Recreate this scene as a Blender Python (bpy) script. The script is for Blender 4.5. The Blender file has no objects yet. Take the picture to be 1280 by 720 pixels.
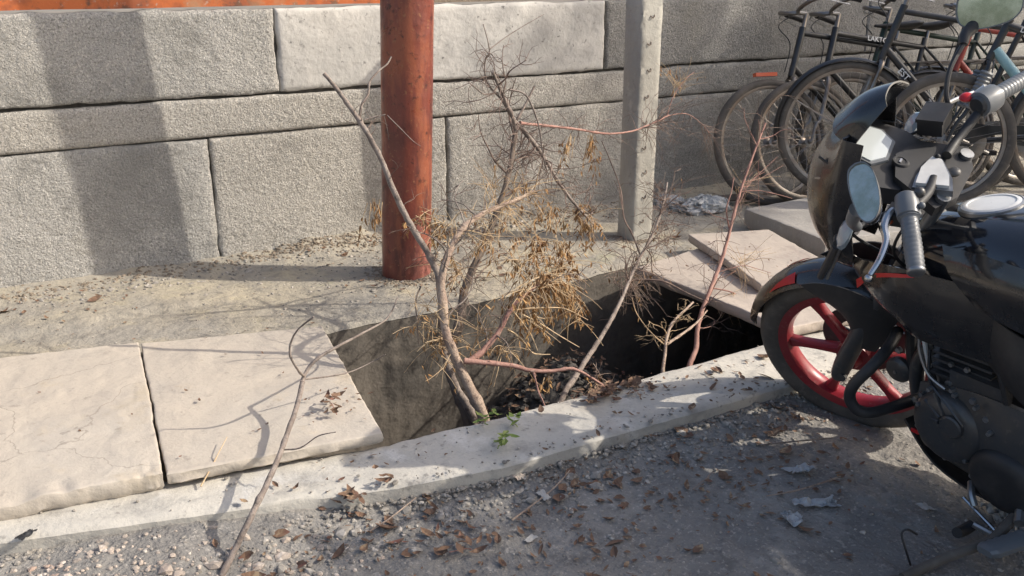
import bpy, math, random
import numpy as np
from mathutils import Vector, Matrix

random.seed(7)
scene = bpy.context.scene
col = scene.collection
R = math.radians

# ------------------------------------------------------------------ camera
cam_data = bpy.data.cameras.new('camera')
cam_data.sensor_width = 36.0
cam_data.lens = 32.6
cam_data.clip_start = 0.05
cam_data.clip_end = 2000
cam = bpy.data.objects.new('camera', cam_data)
col.objects.link(cam)
cam.location = (0, 0, 1.25)
cam.rotation_euler = (R(70.9), 0, R(-31.2))
scene.camera = cam

# ------------------------------------------------------------------ light
SUN_EL, SUN_AZ = 37.0, -33.0          # azimuth of the sun measured from +x towards -y
world = bpy.data.worlds.new('World')
scene.world = world
world.use_nodes = True
wn = world.node_tree
wn.nodes.clear()
sky = wn.nodes.new('ShaderNodeTexSky')
sky.sky_type = 'NISHITA'
sky.sun_disc = False
sky.sun_elevation = R(SUN_EL)
sky.sun_rotation = R(90 - SUN_AZ)
sky.air_density = 1.0
sky.dust_density = 4.5
bg = wn.nodes.new('ShaderNodeBackground')
bg.inputs['Strength'].default_value = 0.15
wo = wn.nodes.new('ShaderNodeOutputWorld')
wn.links.new(sky.outputs[0], bg.inputs[0])
wn.links.new(bg.outputs[0], wo.inputs[0])

sun_data = bpy.data.lights.new('sun', 'SUN')
sun_data.energy = 3.4
sun_data.angle = R(0.6)
sun_data.color = (1.0, 0.92, 0.80)
sun = bpy.data.objects.new('sun', sun_data)
col.objects.link(sun)
sdir = Vector((math.cos(R(SUN_AZ)) * math.cos(R(SUN_EL)), math.sin(R(SUN_AZ)) * math.cos(R(SUN_EL)), math.sin(R(SUN_EL))))
sun.rotation_euler = sdir.to_track_quat('Z', 'Y').to_euler()
sun.location = (6, -4, 6)

scene.view_settings.view_transform = 'Standard'
scene.view_settings.look = 'None'
scene.view_settings.exposure = 0.45
scene.view_settings.gamma = 1.0
scene.view_settings.use_curve_mapping = False

# ------------------------------------------------------------------ noise
def _hash(ix, iy, seed):
    h = (ix.astype(np.int64) * 374761393 + iy.astype(np.int64) * 668265263 + seed * 1442695041) & 0x7fffffff
    h = ((h ^ (h >> 13)) * 1274126177) & 0x7fffffff
    return ((h ^ (h >> 16)) & 0xffff) / 65535.0

def vnoise(x, y, seed=0):
    x = np.asarray(x, float); y = np.asarray(y, float)
    ix = np.floor(x); iy = np.floor(y)
    fx = x - ix; fy = y - iy
    fx = fx * fx * (3 - 2 * fx); fy = fy * fy * (3 - 2 * fy)
    a = _hash(ix, iy, seed); b = _hash(ix + 1, iy, seed); c = _hash(ix, iy + 1, seed); d = _hash(ix + 1, iy + 1, seed)
    return (a * (1 - fx) + b * fx) * (1 - fy) + (c * (1 - fx) + d * fx) * fy - 0.5

def fbm(x, y, seed=0, octv=4):
    s = 0; a = 1.0
    for i in range(octv):
        s = s + a * vnoise(np.asarray(x) * 2 ** i, np.asarray(y) * 2 ** i, seed + i * 17)
        a *= 0.5
    return s

# ------------------------------------------------------------------ materials
def material(name, base, rough=0.8, metal=0.0, layers=(), bump=(), coat=0.0, spec=0.5, trans=0.0, rough_var=0.0):
    """layers: (scale, lo, hi, colour, detail, amount, kind, stretch); bump: (scale, strength, distance, kind)"""
    m = bpy.data.materials.new(name)
    m.use_nodes = True
    nt = m.node_tree; N = nt.nodes; L = nt.links
    p = N['Principled BSDF']
    tc = N.new('ShaderNodeTexCoord')
    def tex(kind, scale, detail, stretch=None):
        src = tc.outputs['Object']
        if stretch:
            mp = N.new('ShaderNodeMapping'); mp.inputs['Scale'].default_value = stretch
            L.new(src, mp.inputs['Vector']); src = mp.outputs['Vector']
        if kind == 'voronoi':
            t = N.new('ShaderNodeTexVoronoi'); t.inputs['Scale'].default_value = scale
            L.new(src, t.inputs['Vector']); return t.outputs['Distance']
        if kind == 'crack':
            t = N.new('ShaderNodeTexVoronoi'); t.feature = 'DISTANCE_TO_EDGE'; t.inputs['Scale'].default_value = scale
            nz = N.new('ShaderNodeTexNoise'); nz.inputs['Scale'].default_value = scale * 2.5; nz.inputs['Detail'].default_value = 5
            L.new(src, nz.inputs['Vector'])
            mx = N.new('ShaderNodeMix'); mx.data_type = 'VECTOR'; mx.inputs['Factor'].default_value = 0.2
            L.new(src, mx.inputs[4]); L.new(nz.outputs['Color'], mx.inputs[5]); L.new(mx.outputs[1], t.inputs['Vector'])
            return t.outputs['Distance']
        t = N.new('ShaderNodeTexNoise'); t.inputs['Scale'].default_value = scale
        t.inputs['Detail'].default_value = detail; t.inputs['Roughness'].default_value = 0.62
        L.new(src, t.inputs['Vector']); return t.outputs['Fac']
    rgb = N.new('ShaderNodeRGB'); rgb.outputs[0].default_value = (*base, 1)
    cur = rgb.outputs[0]
    for ly in layers:
        ly = list(ly) + [None] * (8 - len(ly))
        scale, lo, hi, c, detail, amt, kind, st = ly
        f = tex(kind or 'noise', scale, 5 if detail is None else detail, st)
        mr = N.new('ShaderNodeMapRange'); mr.inputs['From Min'].default_value = lo; mr.inputs['From Max'].default_value = hi
        mr.inputs['To Max'].default_value = 1.0 if amt is None else amt
        L.new(f, mr.inputs['Value'])
        mx = N.new('ShaderNodeMix'); mx.data_type = 'RGBA'
        L.new(mr.outputs[0], mx.inputs[0]); L.new(cur, mx.inputs[6]); mx.inputs[7].default_value = (*c, 1)
        cur = mx.outputs[2]
    L.new(cur, p.inputs['Base Color'])
    p.inputs['Roughness'].default_value = rough
    p.inputs['Metallic'].default_value = metal
    p.inputs['Specular IOR Level'].default_value = spec
    if coat:
        p.inputs['Coat Weight'].default_value = coat; p.inputs['Coat Roughness'].default_value = 0.07
    if rough_var:
        f = tex('noise', 14, 6)
        mr = N.new('ShaderNodeMapRange'); mr.inputs['From Min'].default_value = 0.35; mr.inputs['From Max'].default_value = 0.7
        mr.inputs['To Min'].default_value = max(0.03, rough - rough_var); mr.inputs['To Max'].default_value = min(1, rough + rough_var)
        L.new(f, mr.inputs['Value']); L.new(mr.outputs[0], p.inputs['Roughness'])
    prev = None
    for b in bump:
        b = list(b) + [None] * (4 - len(b))
        f = tex(b[3] or 'noise', b[0], 4)
        bn = N.new('ShaderNodeBump'); bn.inputs['Strength'].default_value = b[1]; bn.inputs['Distance'].default_value = b[2]
        L.new(f, bn.inputs['Height'])
        if prev: L.new(prev, bn.inputs['Normal'])
        prev = bn.outputs[0]
    if prev: L.new(prev, p.inputs['Normal'])
    return m

MT = {}
MT['stone'] = material('bush_hammered_stone', (.43, .415, .39), .9, layers=[
    (2.2, .35, .7, (.36, .35, .325), 6, .9), (130, .50, .66, (.66, .63, .58), 2, .7),
    (110, .54, .66, (.17, .165, .15), 2, .65), (5, .6, .8, (.42, .38, .31), 6, .4), (1.3, .50, .66, (.235, .23, .215), 8, .7), (3.1, .56, .68, (.20, .195, .18), 8, .5)], bump=[(115, 1.0, .010), (240, .8, .005)])
MT['stone_b'] = material('bush_hammered_stone_b', (.43, .405, .365), .9, layers=[
    (1.6, .35, .65, (.365, .345, .31), 7, .9), (130, .50, .66, (.66, .63, .58), 2, .7),
    (110, .54, .66, (.17, .165, .15), 2, .65), (5, .6, .8, (.42, .38, .31), 6, .4), (2.4, .54, .68, (.25, .235, .21), 8, .6)], bump=[(115, 1.0, .010), (240, .8, .005)])
MT['stone_dark'] = material('darker_stone', (.34, .33, .31), .9, layers=[
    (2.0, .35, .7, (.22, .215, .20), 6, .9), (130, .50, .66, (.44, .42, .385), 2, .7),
    (110, .54, .66, (.12, .118, .11), 2, .65), (4, .58, .75, (.33, .31, .26), 6, .5)], bump=[(115, 1.0, .010), (240, .8, .005)])  # same stone in darker tones, for the right-hand blocks
MT['whitewash'] = material('limewashed_plaster', (.545, .525, .49), .85, layers=[
    (2.6, .42, .62, (.41, .40, .38), 8, .85), (7, .55, .68, (.40, .385, .36), 8, .75), (22, .60, .70, (.24, .23, .215), 6, .8), (40, .64, .72, (.12, .115, .11), 3, .8)],
    bump=[(16, .5, .012), (90, .35, .003)])
MT['joint'] = material('dark_mortar', (.07, .065, .06), .95, layers=[(30, .4, .7, (.13, .12, .105), 4)])
MT['orange'] = material('peeling_orange_paint', (.50, .13, .035), .6, layers=[
    (6, .48, .58, (.30, .085, .035), 8, .9), (16, .55, .64, (.11, .06, .04), 8, .9), (4, .58, .68, (.40, .22, .12), 7, .8), (40, .60, .68, (.42, .36, .30), 5, .6)], bump=[(40, .4, .004)])
MT['slab'] = material('sandstone_slab', (.475, .42, .35), .85, layers=[
    (3.2, .40, .64, (.42, .375, .32), 8, .85), (8, .54, .68, (.37, .33, .285), 8, .65), (60, .60, .72, (.31, .27, .235), 3, .5), (1.4, .5, .72, (.53, .485, .42), 5, .6), (20, .62, .70, (.27, .235, .20), 6, .6), (5, .60, .72, (.50, .41, .29), 6, .6)],
    bump=[(9, .35, .02), (45, .35, .006), (160, .25, .002)])
MT['slab_cracked'] = material('cracked_sandstone_slab', (.475, .42, .35), .85, layers=[
    (3.2, .40, .64, (.42, .375, .32), 8, .85), (8, .54, .68, (.37, .33, .285), 8, .65), (60, .60, .72, (.31, .27, .235), 3, .5), (1.4, .5, .72, (.53, .485, .42), 5, .6), (20, .62, .70, (.27, .235, .20), 6, .6), (5, .60, .72, (.46, .39, .29), 6, .6), (2.3, .006, .0, (.22, .19, .16), 0, .6, 'crack')],
    bump=[(4.5, .2, .02), (12, .35, .012), (45, .35, .006), (160, .25, .002)])
MT['pinkslab'] = material('pink_sandstone', (.44, .38, .325), .85, layers=[
    (4, .42, .64, (.37, .325, .285), 8, .8), (10, .54, .68, (.30, .25, .22), 8, .7), (60, .60, .72, (.30, .25, .22), 3, .5)],
    bump=[(12, .35, .015), (60, .35, .005)])
MT['greyslab'] = material('grey_slab', (.33, .31, .285), .9, layers=[(5, .42, .68, (.25, .235, .215), 8, .8), (30, .58, .72, (.42, .39, .35), 5, .6)], bump=[(20, .4, .01), (80, .4, .004)])
MT['kerb'] = material('kerb_concrete', (.53, .50, .44), .9, layers=[
    (3, .40, .60, (.43, .41, .37), 8, .9), (9, .53, .66, (.31, .295, .27), 8, .75), (6, .56, .66, (.64, .62, .58), 7, .7), (2.2, .58, .70, (.36, .31, .25), 7, .6), (24, .60, .68, (.20, .19, .175), 6, .7), (70, .62, .72, (.24, .22, .2), 3, .6)],
    bump=[(14, .4, .012), (70, .45, .005)])
MT['pavement'] = material('dusty_concrete', (.365, .325, .25), .95, layers=[
    (1.7, .40, .60, (.29, .27, .235), 8, .9), (5, .54, .66, (.43, .375, .265), 8, .8), (9, .54, .66, (.205, .19, .165), 8, .75), (3, .60, .70, (.33, .32, .20), 7, .6), (1.1, .50, .62, (.225, .215, .195), 8, .75), (20, .58, .68, (.15, .138, .12), 6, .7), (70, .60, .72, (.2, .18, .16), 3, .6)],
    bump=[(9, .6, .03), (30, .6, .012), (90, .6, .006)])
MT['road'] = material('dirt_road', (.245, .232, .212), .95, layers=[
    (1.3, .40, .62, (.18, .172, .162), 8, .9), (3.4, .52, .66, (.35, .33, .30), 8, .7), (8, .55, .68, (.165, .155, .145), 7, .8), (17, .57, .66, (.13, .12, .11), 6, .6),
    (28, .60, .68, (.42, .39, .35), 5, .7), (95, .58, .70, (.48, .44, .39), 3, .6), (60, .62, .72, (.12, .11, .10), 3, .7)],
    bump=[(7, .6, .04), (22, .7, .018), (90, .7, .007), (240, .4, .002)])
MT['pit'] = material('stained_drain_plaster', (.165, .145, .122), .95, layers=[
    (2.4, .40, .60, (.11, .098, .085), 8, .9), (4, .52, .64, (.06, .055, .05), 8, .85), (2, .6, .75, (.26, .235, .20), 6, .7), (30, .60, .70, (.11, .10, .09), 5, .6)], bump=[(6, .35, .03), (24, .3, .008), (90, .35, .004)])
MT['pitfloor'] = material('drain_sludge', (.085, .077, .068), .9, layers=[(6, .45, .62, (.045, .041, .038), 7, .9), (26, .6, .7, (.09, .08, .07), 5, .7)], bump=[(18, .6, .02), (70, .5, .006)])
MT['soil'] = material('loose_soil', (.24, .195, .145), .97, layers=[(12, .45, .66, (.165, .135, .105), 7, .9), (50, .58, .7, (.34, .29, .22), 5, .7)], bump=[(50, .7, .012)])
MT['pipe'] = material('rusty_painted_pipe', (.20, .055, .038), .42, layers=[
    (5, .44, .54, (.095, .030, .026), 8, .95, None, (1, 1, .3)), (9, .51, .61, (.31, .095, .048), 8, .8, None, (1, 1, .22)), (4, .53, .61, (.30, .115, .095), 8, .8, None, (1, 1, .4)), (30, .58, .68, (.06, .024, .02), 6, .9), (55, .60, .68, (.30, .14, .07), 5, .7)],
    bump=[(30, .35, .006), (110, .3, .002)], rough_var=.16)
MT['post'] = material('precast_post_concrete', (.43, .415, .37), .92, layers=[
    (4, .42, .60, (.32, .305, .27), 8, .9, None, (1, 1, .4)), (24, .60, .72, (.22, .205, .185), 6, .8), (11, .60, .74, (.52, .48, .41), 6, .7)], bump=[(26, .5, .01), (110, .4, .003)])
MT['bark_pale'] = material('dry_pale_bark', (.40, .31, .24), .9, layers=[(18, .44, .60, (.26, .185, .145), 6, .9), (60, .54, .66, (.12, .085, .068), 5, .8), (9, .58, .70, (.48, .41, .34), 5, .7)], bump=[(50, .6, .006), (140, .8, .004)])
MT['bark_dark'] = material('dark_bark', (.165, .13, .105), .92, layers=[(14, .44, .64, (.11, .085, .07), 6, .9), (40, .58, .70, (.27, .225, .185), 5, .8)], bump=[(100, .7, .004)])
MT['bark_pink'] = material('reddish_bark', (.36, .205, .165), .85, layers=[(20, .44, .64, (.25, .13, .105), 6, .9), (50, .58, .70, (.46, .33, .27), 5, .8)], bump=[(120, .6, .003)])
MT['bark_grey'] = material('grey_bark', (.27, .225, .195), .9, layers=[(18, .44, .60, (.17, .135, .115), 6, .9), (60, .55, .66, (.08, .065, .055), 5, .8), (30, .60, .70, (.38, .34, .30), 5, .7)], bump=[(120, .8, .004)])
MT['twig'] = material('brown_twig', (.155, .11, .09), .9, layers=[(25, .44, .62, (.24, .175, .14), 4, .9)])
MT['straw'] = material('straw_stalk', (.56, .42, .26), .8, layers=[(6, .45, .65, (.40, .27, .15), 4, .9)])
MT['dryleaf'] = material('dry_brown_leaf', (.37, .215, .085), .8, layers=[(7, .42, .62, (.23, .115, .045), 4, .9), (15, .58, .70, (.47, .32, .15), 4, .8)])
MT['litter'] = material('fallen_leaf', (.20, .12, .075), .85, layers=[(30, .42, .60, (.13, .075, .05), 2, .9), (44, .55, .68, (.36, .26, .16), 2, .9), (23, .60, .70, (.20, .08, .06), 2, .8)])
MT['greenleaf'] = material('wilted_green_leaf', (.20, .27, .055), .6, layers=[(18, .45, .65, (.33, .36, .11), 4, .9)])
MT['pebble'] = material('pebble', (.30, .275, .24), .92, layers=[(36, .42, .60, (.2, .185, .165), 1, .9), (51, .56, .66, (.48, .44, .39), 1, .9)], bump=[(80, .5, .004)])
MT['clod'] = material('rubble', (.43, .36, .30), .93, layers=[(28, .42, .60, (.27, .235, .205), 1, .9), (40, .58, .68, (.60, .53, .46), 1, .9), (9, .56, .68, (.34, .24, .19), 2, .8)], bump=[(60, .6, .006)])
MT['paper'] = material('scrap_paper', (.42, .40, .37), .85, layers=[(18, .5, .7, (.45, .43, .39), 4, .7)])
MT['plastic'] = material('grey_plastic_film', (.42, .425, .425), .42, layers=[(22, .48, .58, (.30, .33, .35), 4, .85), (36, .58, .66, (.08, .085, .09), 4, .8)])
MT['black_gloss'] = material('black_gloss_plastic', (.012, .012, .014), .28, layers=[(5, .52, .74, (.040, .036, .033), 8, .8), (60, .62, .75, (.08, .072, .065), 4, .4)], coat=.7, rough_var=.12)
MT['black_tank'] = material('dusty_black_enamel', (.014, .015, .019), .14, layers=[(3, .50, .78, (.06, .05, .043), 8, .8), (70, .62, .75, (.11, .10, .09), 4, .4)], coat=1.0, rough_var=.1)
MT['black_matt'] = material('black_plastic', (.022, .022, .024), .55, layers=[(8, .48, .7, (.06, .055, .05), 7, .8)], rough_var=.1)
MT['grey_plastic'] = material('grey_plastic', (.15, .16, .17), .4, layers=[(10, .5, .7, (.24, .245, .25), 6, .7)], rough_var=.1)
MT['rubber'] = material('tyre_rubber', (.07, .063, .056), .9, layers=[(5, .40, .62, (.15, .13, .11), 8, .85), (40, .58, .70, (.17, .15, .13), 5, .5)], bump=[(90, .4, .003)])
MT['red'] = material('red_alloy_paint', (.28, .018, .030), .42, layers=[(6, .45, .68, (.18, .04, .04), 8, .8), (45, .60, .72, (.30, .15, .135), 5, .6)], rough_var=.12)
MT['redtrim'] = material('red_trim', (.55, .015, .02), .35)
MT['steel'] = material('bright_steel', (.55, .56, .57), .3, metal=1.0, layers=[(14, .5, .72, (.3, .28, .26), 6, .8)], rough_var=.12)
MT['alloy'] = material('cast_alloy', (.36, .37, .38), .42, metal=.9, layers=[(12, .48, .7, (.2, .19, .18), 6, .8)], rough_var=.12)
MT['engine'] = material('engine_casing', (.075, .079, .085), .42, metal=.45, layers=[(8, .46, .68, (.11, .10, .09), 7, .85), (50, .6, .72, (.16, .15, .135), 4, .6)], rough_var=.12, bump=[(60, .2, .002)])
MT['mirror'] = material('dusty_painted_reflection', (.74, .76, .64), .10, metal=.85, layers=[(12, .45, .60, (.42, .46, .34), 7, .8), (50, .58, .68, (.70, .70, .60), 4, .6)])  # reflected trees painted in as a pale green tint, with dust speckle
MT['lcd'] = material('display_cover', (.62, .66, .66), .16, layers=[(5, .45, .7, (.5, .55, .55), 4, .6)], coat=.6)
MT['white_panel'] = material('pale_panel', (.72, .71, .68), .3, layers=[(9, .5, .7, (.55, .53, .5), 5, .7)])
MT['lens'] = material('clear_lens', (.33, .40, .45), .12, layers=[(20, .5, .7, (.18, .22, .26), 3, .6)], coat=.6)
MT['orange_lens'] = material('orange_reflector', (.6, .12, .05), .25, coat=.3)
MT['chrome'] = material('dull_chrome', (.27, .26, .25), .4, metal=1.0, layers=[(9, .46, .66, (.22, .17, .13), 7, .9)], rough_var=.12)
MT['rim'] = material('dull_steel_rim', (.31, .28, .245), .45, metal=.6, layers=[(7, .45, .66, (.2, .14, .10), 7, .85)], rough_var=.12)
MT['bike_black'] = material('black_bicycle_enamel', (.018, .019, .021), .4, layers=[(7, .5, .72, (.07, .06, .05), 7, .8)], coat=.2, rough_var=.12)
MT['bike_red'] = material('red_bicycle_enamel', (.35, .045, .03), .42, layers=[(7, .5, .72, (.2, .06, .04), 7, .8)])
MT['bike_teal'] = material('pale_teal_enamel', (.24, .42, .47), .4, layers=[(11, .5, .7, (.14, .26, .3), 6, .8)])
MT['bike_green'] = material('dark_green_enamel', (.02, .045, .03), .4, layers=[(7, .5, .72, (.06, .06, .05), 7, .8)])
MT['decal'] = material('white_lettering', (.72, .72, .70), .5)
MT['decal_red'] = material('red_lettering', (.6, .06, .05), .5)
MT['leaf'] = material('tree_leaf', (.055, .10, .025), .6, layers=[(1.5, .42, .62, (.08, .135, .035), 4, .9)])
MT['trunk'] = material('tree_trunk_bark', (.16, .125, .095), .95, layers=[(9, .45, .65, (.09, .07, .055), 6, .9)], bump=[(30, .8, .02)])
MT['ground'] = material('bare_ground', (.24, .215, .18), .97, layers=[(.8, .4, .65, (.17, .155, .13), 8, .9)], bump=[(20, .5, .02)])

# ------------------------------------------------------------------ mesh helpers
class MB:
    """collects vertices and faces, then links them as one mesh object"""
    def __init__(self): self.v = []; self.f = []; self.marks = []; self.fine = None
    def add(self, vs, fs):
        o = len(self.v); self.v += [tuple(p) for p in vs]; self.f += [tuple(i + o for i in q) for q in fs]; return self
    def box(self, lo, hi, fn=None):
        x0, y0, z0 = lo; x1, y1, z1 = hi
        vs = [(x0, y0, z0), (x1, y0, z0), (x1, y1, z0), (x0, y1, z0), (x0, y0, z1), (x1, y0, z1), (x1, y1, z1), (x0, y1, z1)]
        if fn: vs = [fn(*p) for p in vs]
        return self.add(vs, [(0, 3, 2, 1), (4, 5, 6, 7), (0, 1, 5, 4), (1, 2, 6, 5), (2, 3, 7, 6), (3, 0, 4, 7)])
    def rings(self, rings, cap=True, closed=True):
        n = len(rings[0]); o = len(self.v)
        for r in rings: self.v += [tuple(p) for p in r]
        for i in range(len(rings) - 1):
            for j in range(n if closed else n - 1):
                a = o + i * n + j; b = o + i * n + (j + 1) % n
                self.f.append((a, b, b + n, a + n))
        if cap and closed:
            self.f.append(tuple(range(o + n - 1, o - 1, -1))); e = o + (len(rings) - 1) * n
            self.f.append(tuple(range(e, e + n)))
        return self
    def tube(self, pts, r, seg=8, cap=True, wob=0.0, oval=1.0):
        pts = [Vector(p) for p in pts]
        if not isinstance(r, (list, tuple)): r = [r] * len(pts)
        up = Vector((.31, .2, .93)).normalized(); rings = []; prev = None
        for i, p in enumerate(pts):
            d = (pts[min(i + 1, len(pts) - 1)] - pts[max(i - 1, 0)])
            d = d.normalized() if d.length > 1e-9 else Vector((0, 0, 1))
            if prev is None:
                s = d.cross(up); s = s if s.length > .1 else d.cross(Vector((1, 0, 0)))
            else: s = prev - d * prev.dot(d)
            s.normalize(); prev = s; t = d.cross(s)
            ring = []
            for k in range(seg):
                a = 2 * math.pi * k / seg; rr = r[i] * (1 + (random.uniform(-wob, wob) if wob else 0))
                ring.append(p + s * (math.cos(a) * rr) + t * (math.sin(a) * rr * oval))
            rings.append(ring)
        return self.rings(rings, cap)
    def lathe(self, prof, fn, seg=40, cap=False):
        """prof: (radius, axial) pairs; fn(a, b, c) maps in-plane a, b and axial c"""
        rings = []
        for (rad, ax) in prof:
            rings.append([fn(rad * math.cos(2 * math.pi * k / seg), rad * math.sin(2 * math.pi * k / seg), ax) for k in range(seg)])
        return self.rings(rings, cap)
    def ball(self, c, r, fn=None, seg=10, rows=6, sc=(1, 1, 1)):
        rings = []
        for i in range(rows + 1):
            th = math.pi * (i + .02) / (rows + .04)
            ring = []
            for k in range(seg):
                a = 2 * math.pi * k / seg
                p = (c[0] + r * sc[0] * math.sin(th) * math.cos(a), c[1] + r * sc[1] * math.sin(th) * math.sin(a), c[2] + r * sc[2] * math.cos(th))
                ring.append(fn(*p) if fn else p)
            rings.append(ring)
        return self.rings(rings, True)
    def patch(self, grid, nu=4, nv=4, thick=0.0, fn=None, mirror=False):
        """smooth sheet through a grid of control points; thick > 0 gives it a back face"""
        g = np.array(grid, float)
        def cr(a, n):
            m = a.shape[0]; out = []
            for i in range(m - 1):
                p0 = a[max(i - 1, 0)]; p1 = a[i]; p2 = a[i + 1]; p3 = a[min(i + 2, m - 1)]
                for k in range(n):
                    t = k / n
                    out.append(.5 * ((2 * p1) + (p2 - p0) * t + (2 * p0 - 5 * p1 + 4 * p2 - p3) * t * t + (3 * p1 - p0 - 3 * p2 + p3) * t ** 3))
            out.append(a[-1]); return np.array(out)
        g = cr(g, nu); g = np.swapaxes(cr(np.swapaxes(g, 0, 1), nv), 0, 1)
        if mirror: g = g * np.array([1, -1, 1]); g = g[::-1]
        m, n = g.shape[:2]
        du = np.gradient(g, axis=0); dv = np.gradient(g, axis=1)
        nr = np.cross(du, dv); nr /= (np.linalg.norm(nr, axis=2, keepdims=True) + 1e-9)
        o = len(self.v)
        tr = (lambda p: fn(*p)) if fn else (lambda p: tuple(p))
        self.v += [tuple(tr(p)) for p in g.reshape(-1, 3)]
        idx = lambda i, j: o + i * n + j
        for i in range(m - 1):
            for j in range(n - 1): self.f.append((idx(i, j), idx(i + 1, j), idx(i + 1, j + 1), idx(i, j + 1)))
        if thick:
            o2 = len(self.v)
            self.v += [tuple(tr(p)) for p in (g - nr * thick).reshape(-1, 3)]
            id2 = lambda i, j: o2 + i * n + j
            for i in range(m - 1):
                for j in range(n - 1): self.f.append((id2(i, j), id2(i, j + 1), id2(i + 1, j + 1), id2(i + 1, j)))
            for i in range(m - 1):
                self.f.append((idx(i, 0), id2(i, 0), id2(i + 1, 0), idx(i + 1, 0)))
                self.f.append((idx(i, n - 1), idx(i + 1, n - 1), id2(i + 1, n - 1), id2(i, n - 1)))
            for j in range(n - 1):
                self.f.append((idx(0, j), idx(0, j + 1), id2(0, j + 1), id2(0, j)))
                self.f.append((idx(m - 1, j), id2(m - 1, j), id2(m - 1, j + 1), idx(m - 1, j + 1)))
        return self
    def prism(self, outline, fn0, fn1):
        n = len(outline)
        vs = [fn0(*p) for p in outline] + [fn1(*p) for p in outline]
        fs = [tuple(range(n - 1, -1, -1)), tuple(range(n, 2 * n))] + [(i, (i + 1) % n, n + (i + 1) % n, n + i) for i in range(n)]
        return self.add(vs, fs)
    def build(self, name, mat, parent=None, sharp=35, smooth=True, origin=None):
        me = bpy.data.meshes.new(name)
        v = self.v
        if origin is not None: v = [(p[0] - origin[0], p[1] - origin[1], p[2] - origin[2]) for p in v]
        me.from_pydata(v, [], self.f)
        me.validate()
        if smooth:
            me.polygons.foreach_set('use_smooth', [True] * len(me.polygons))
            me.set_sharp_from_angle(angle=R(sharp))
        me.materials.append(MT[mat] if isinstance(mat, str) else mat)
        import bmesh
        bm = bmesh.new(); bm.from_mesh(me); bmesh.ops.recalc_face_normals(bm, faces=bm.faces); bm.to_mesh(me); bm.free()
        o = bpy.data.objects.new(name, me); col.objects.link(o)
        if origin is not None and parent is None: o.location = origin
        if parent is not None: o.parent = parent
        return o

def tag(o, label=None, cat=None, group=None, kind=None):
    if label: o['label'] = label
    if cat: o['category'] = cat
    if group: o['group'] = group
    if kind: o['kind'] = kind
    return o

def empty(name, loc=(0, 0, 0), rz=0.0):
    o = bpy.data.objects.new(name, None); col.objects.link(o); o.location = loc; o.rotation_euler = (0, 0, rz)
    o.empty_display_size = .1
    return o

def copy_tree(o, parent=None):
    c = o.copy(); col.objects.link(c); c.parent = parent
    for ch in list(o.children): copy_tree(ch, c)
    return c

def smooth_path(pts, n=5):
    pts = [Vector(p) for p in pts]; out = []
    for i in range(len(pts) - 1):
        p0 = pts[max(i - 1, 0)]; p1 = pts[i]; p2 = pts[i + 1]; p3 = pts[min(i + 2, len(pts) - 1)]
        for k in range(n):
            t = k / n
            out.append(.5 * ((2 * p1) + (p2 - p0) * t + (2 * p0 - 5 * p1 + 4 * p2 - p3) * t * t + (3 * p1 - p0 - 3 * p2 + p3) * t ** 3))
    out.append(pts[-1]); return out

def sheet(name, xs, ys, zf, mat, parent=None):
    """height-field sheet over the grid xs x ys; zf takes and returns arrays"""
    X, Yg = np.meshgrid(np.array(xs), np.array(ys), indexing='ij')
    X, Yg, Zg = zf(X, Yg)
    n, m = X.shape
    v = np.stack([X, Yg, Zg], -1).reshape(-1, 3)
    i = np.arange(n - 1)[:, None] * m + np.arange(m - 1)[None, :]
    f = np.stack([i, i + m, i + m + 1, i + 1], -1).reshape(-1, 4)
    me = bpy.data.meshes.new(name)
    me.vertices.add(len(v)); me.vertices.foreach_set('co', v.astype(np.float32).ravel())
    me.loops.add(f.size); me.loops.foreach_set('vertex_index', f.astype(np.int32).ravel())
    me.polygons.add(len(f)); me.polygons.foreach_set('loop_start', (np.arange(len(f)) * 4).astype(np.int32))
    me.polygons.foreach_set('use_smooth', [True] * len(f))
    me.update(calc_edges=True); me.validate()
    me.materials.append(MT[mat])
    o = bpy.data.objects.new(name, me); col.objects.link(o)
    if parent is not None: o.parent = parent
    return o

def axis_pts(lo, hi, step, far_lo, far_hi, k=1.45):
    mid = list(np.arange(lo, hi + 1e-6, step)); a = []; s = step; x = lo
    while x > far_lo: s *= k; x -= s; a.append(max(x, far_lo))
    b = []; s = step; x = mid[-1]
    while x < far_hi: s *= k; x += s; b.append(min(x, far_hi))
    return a[::-1] + mid + b

# ================================================================== the setting
WALL_Y = 4.06
ROAD_Z = -0.075
def kerb_out(x):
    return np.interp(x, [-3, -.06, .36, .83, 1.13, 1.6, 2.2, 9], [2.95, 2.18, 2.06, 1.925, 1.872, 1.862, 1.835, 1.80])
def kerb_in(x):
    return np.interp(x, [-3, 0, .4, .9, 1.25, 9], [3.1, 2.36, 2.25, 2.145, 2.13, 2.09])

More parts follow.
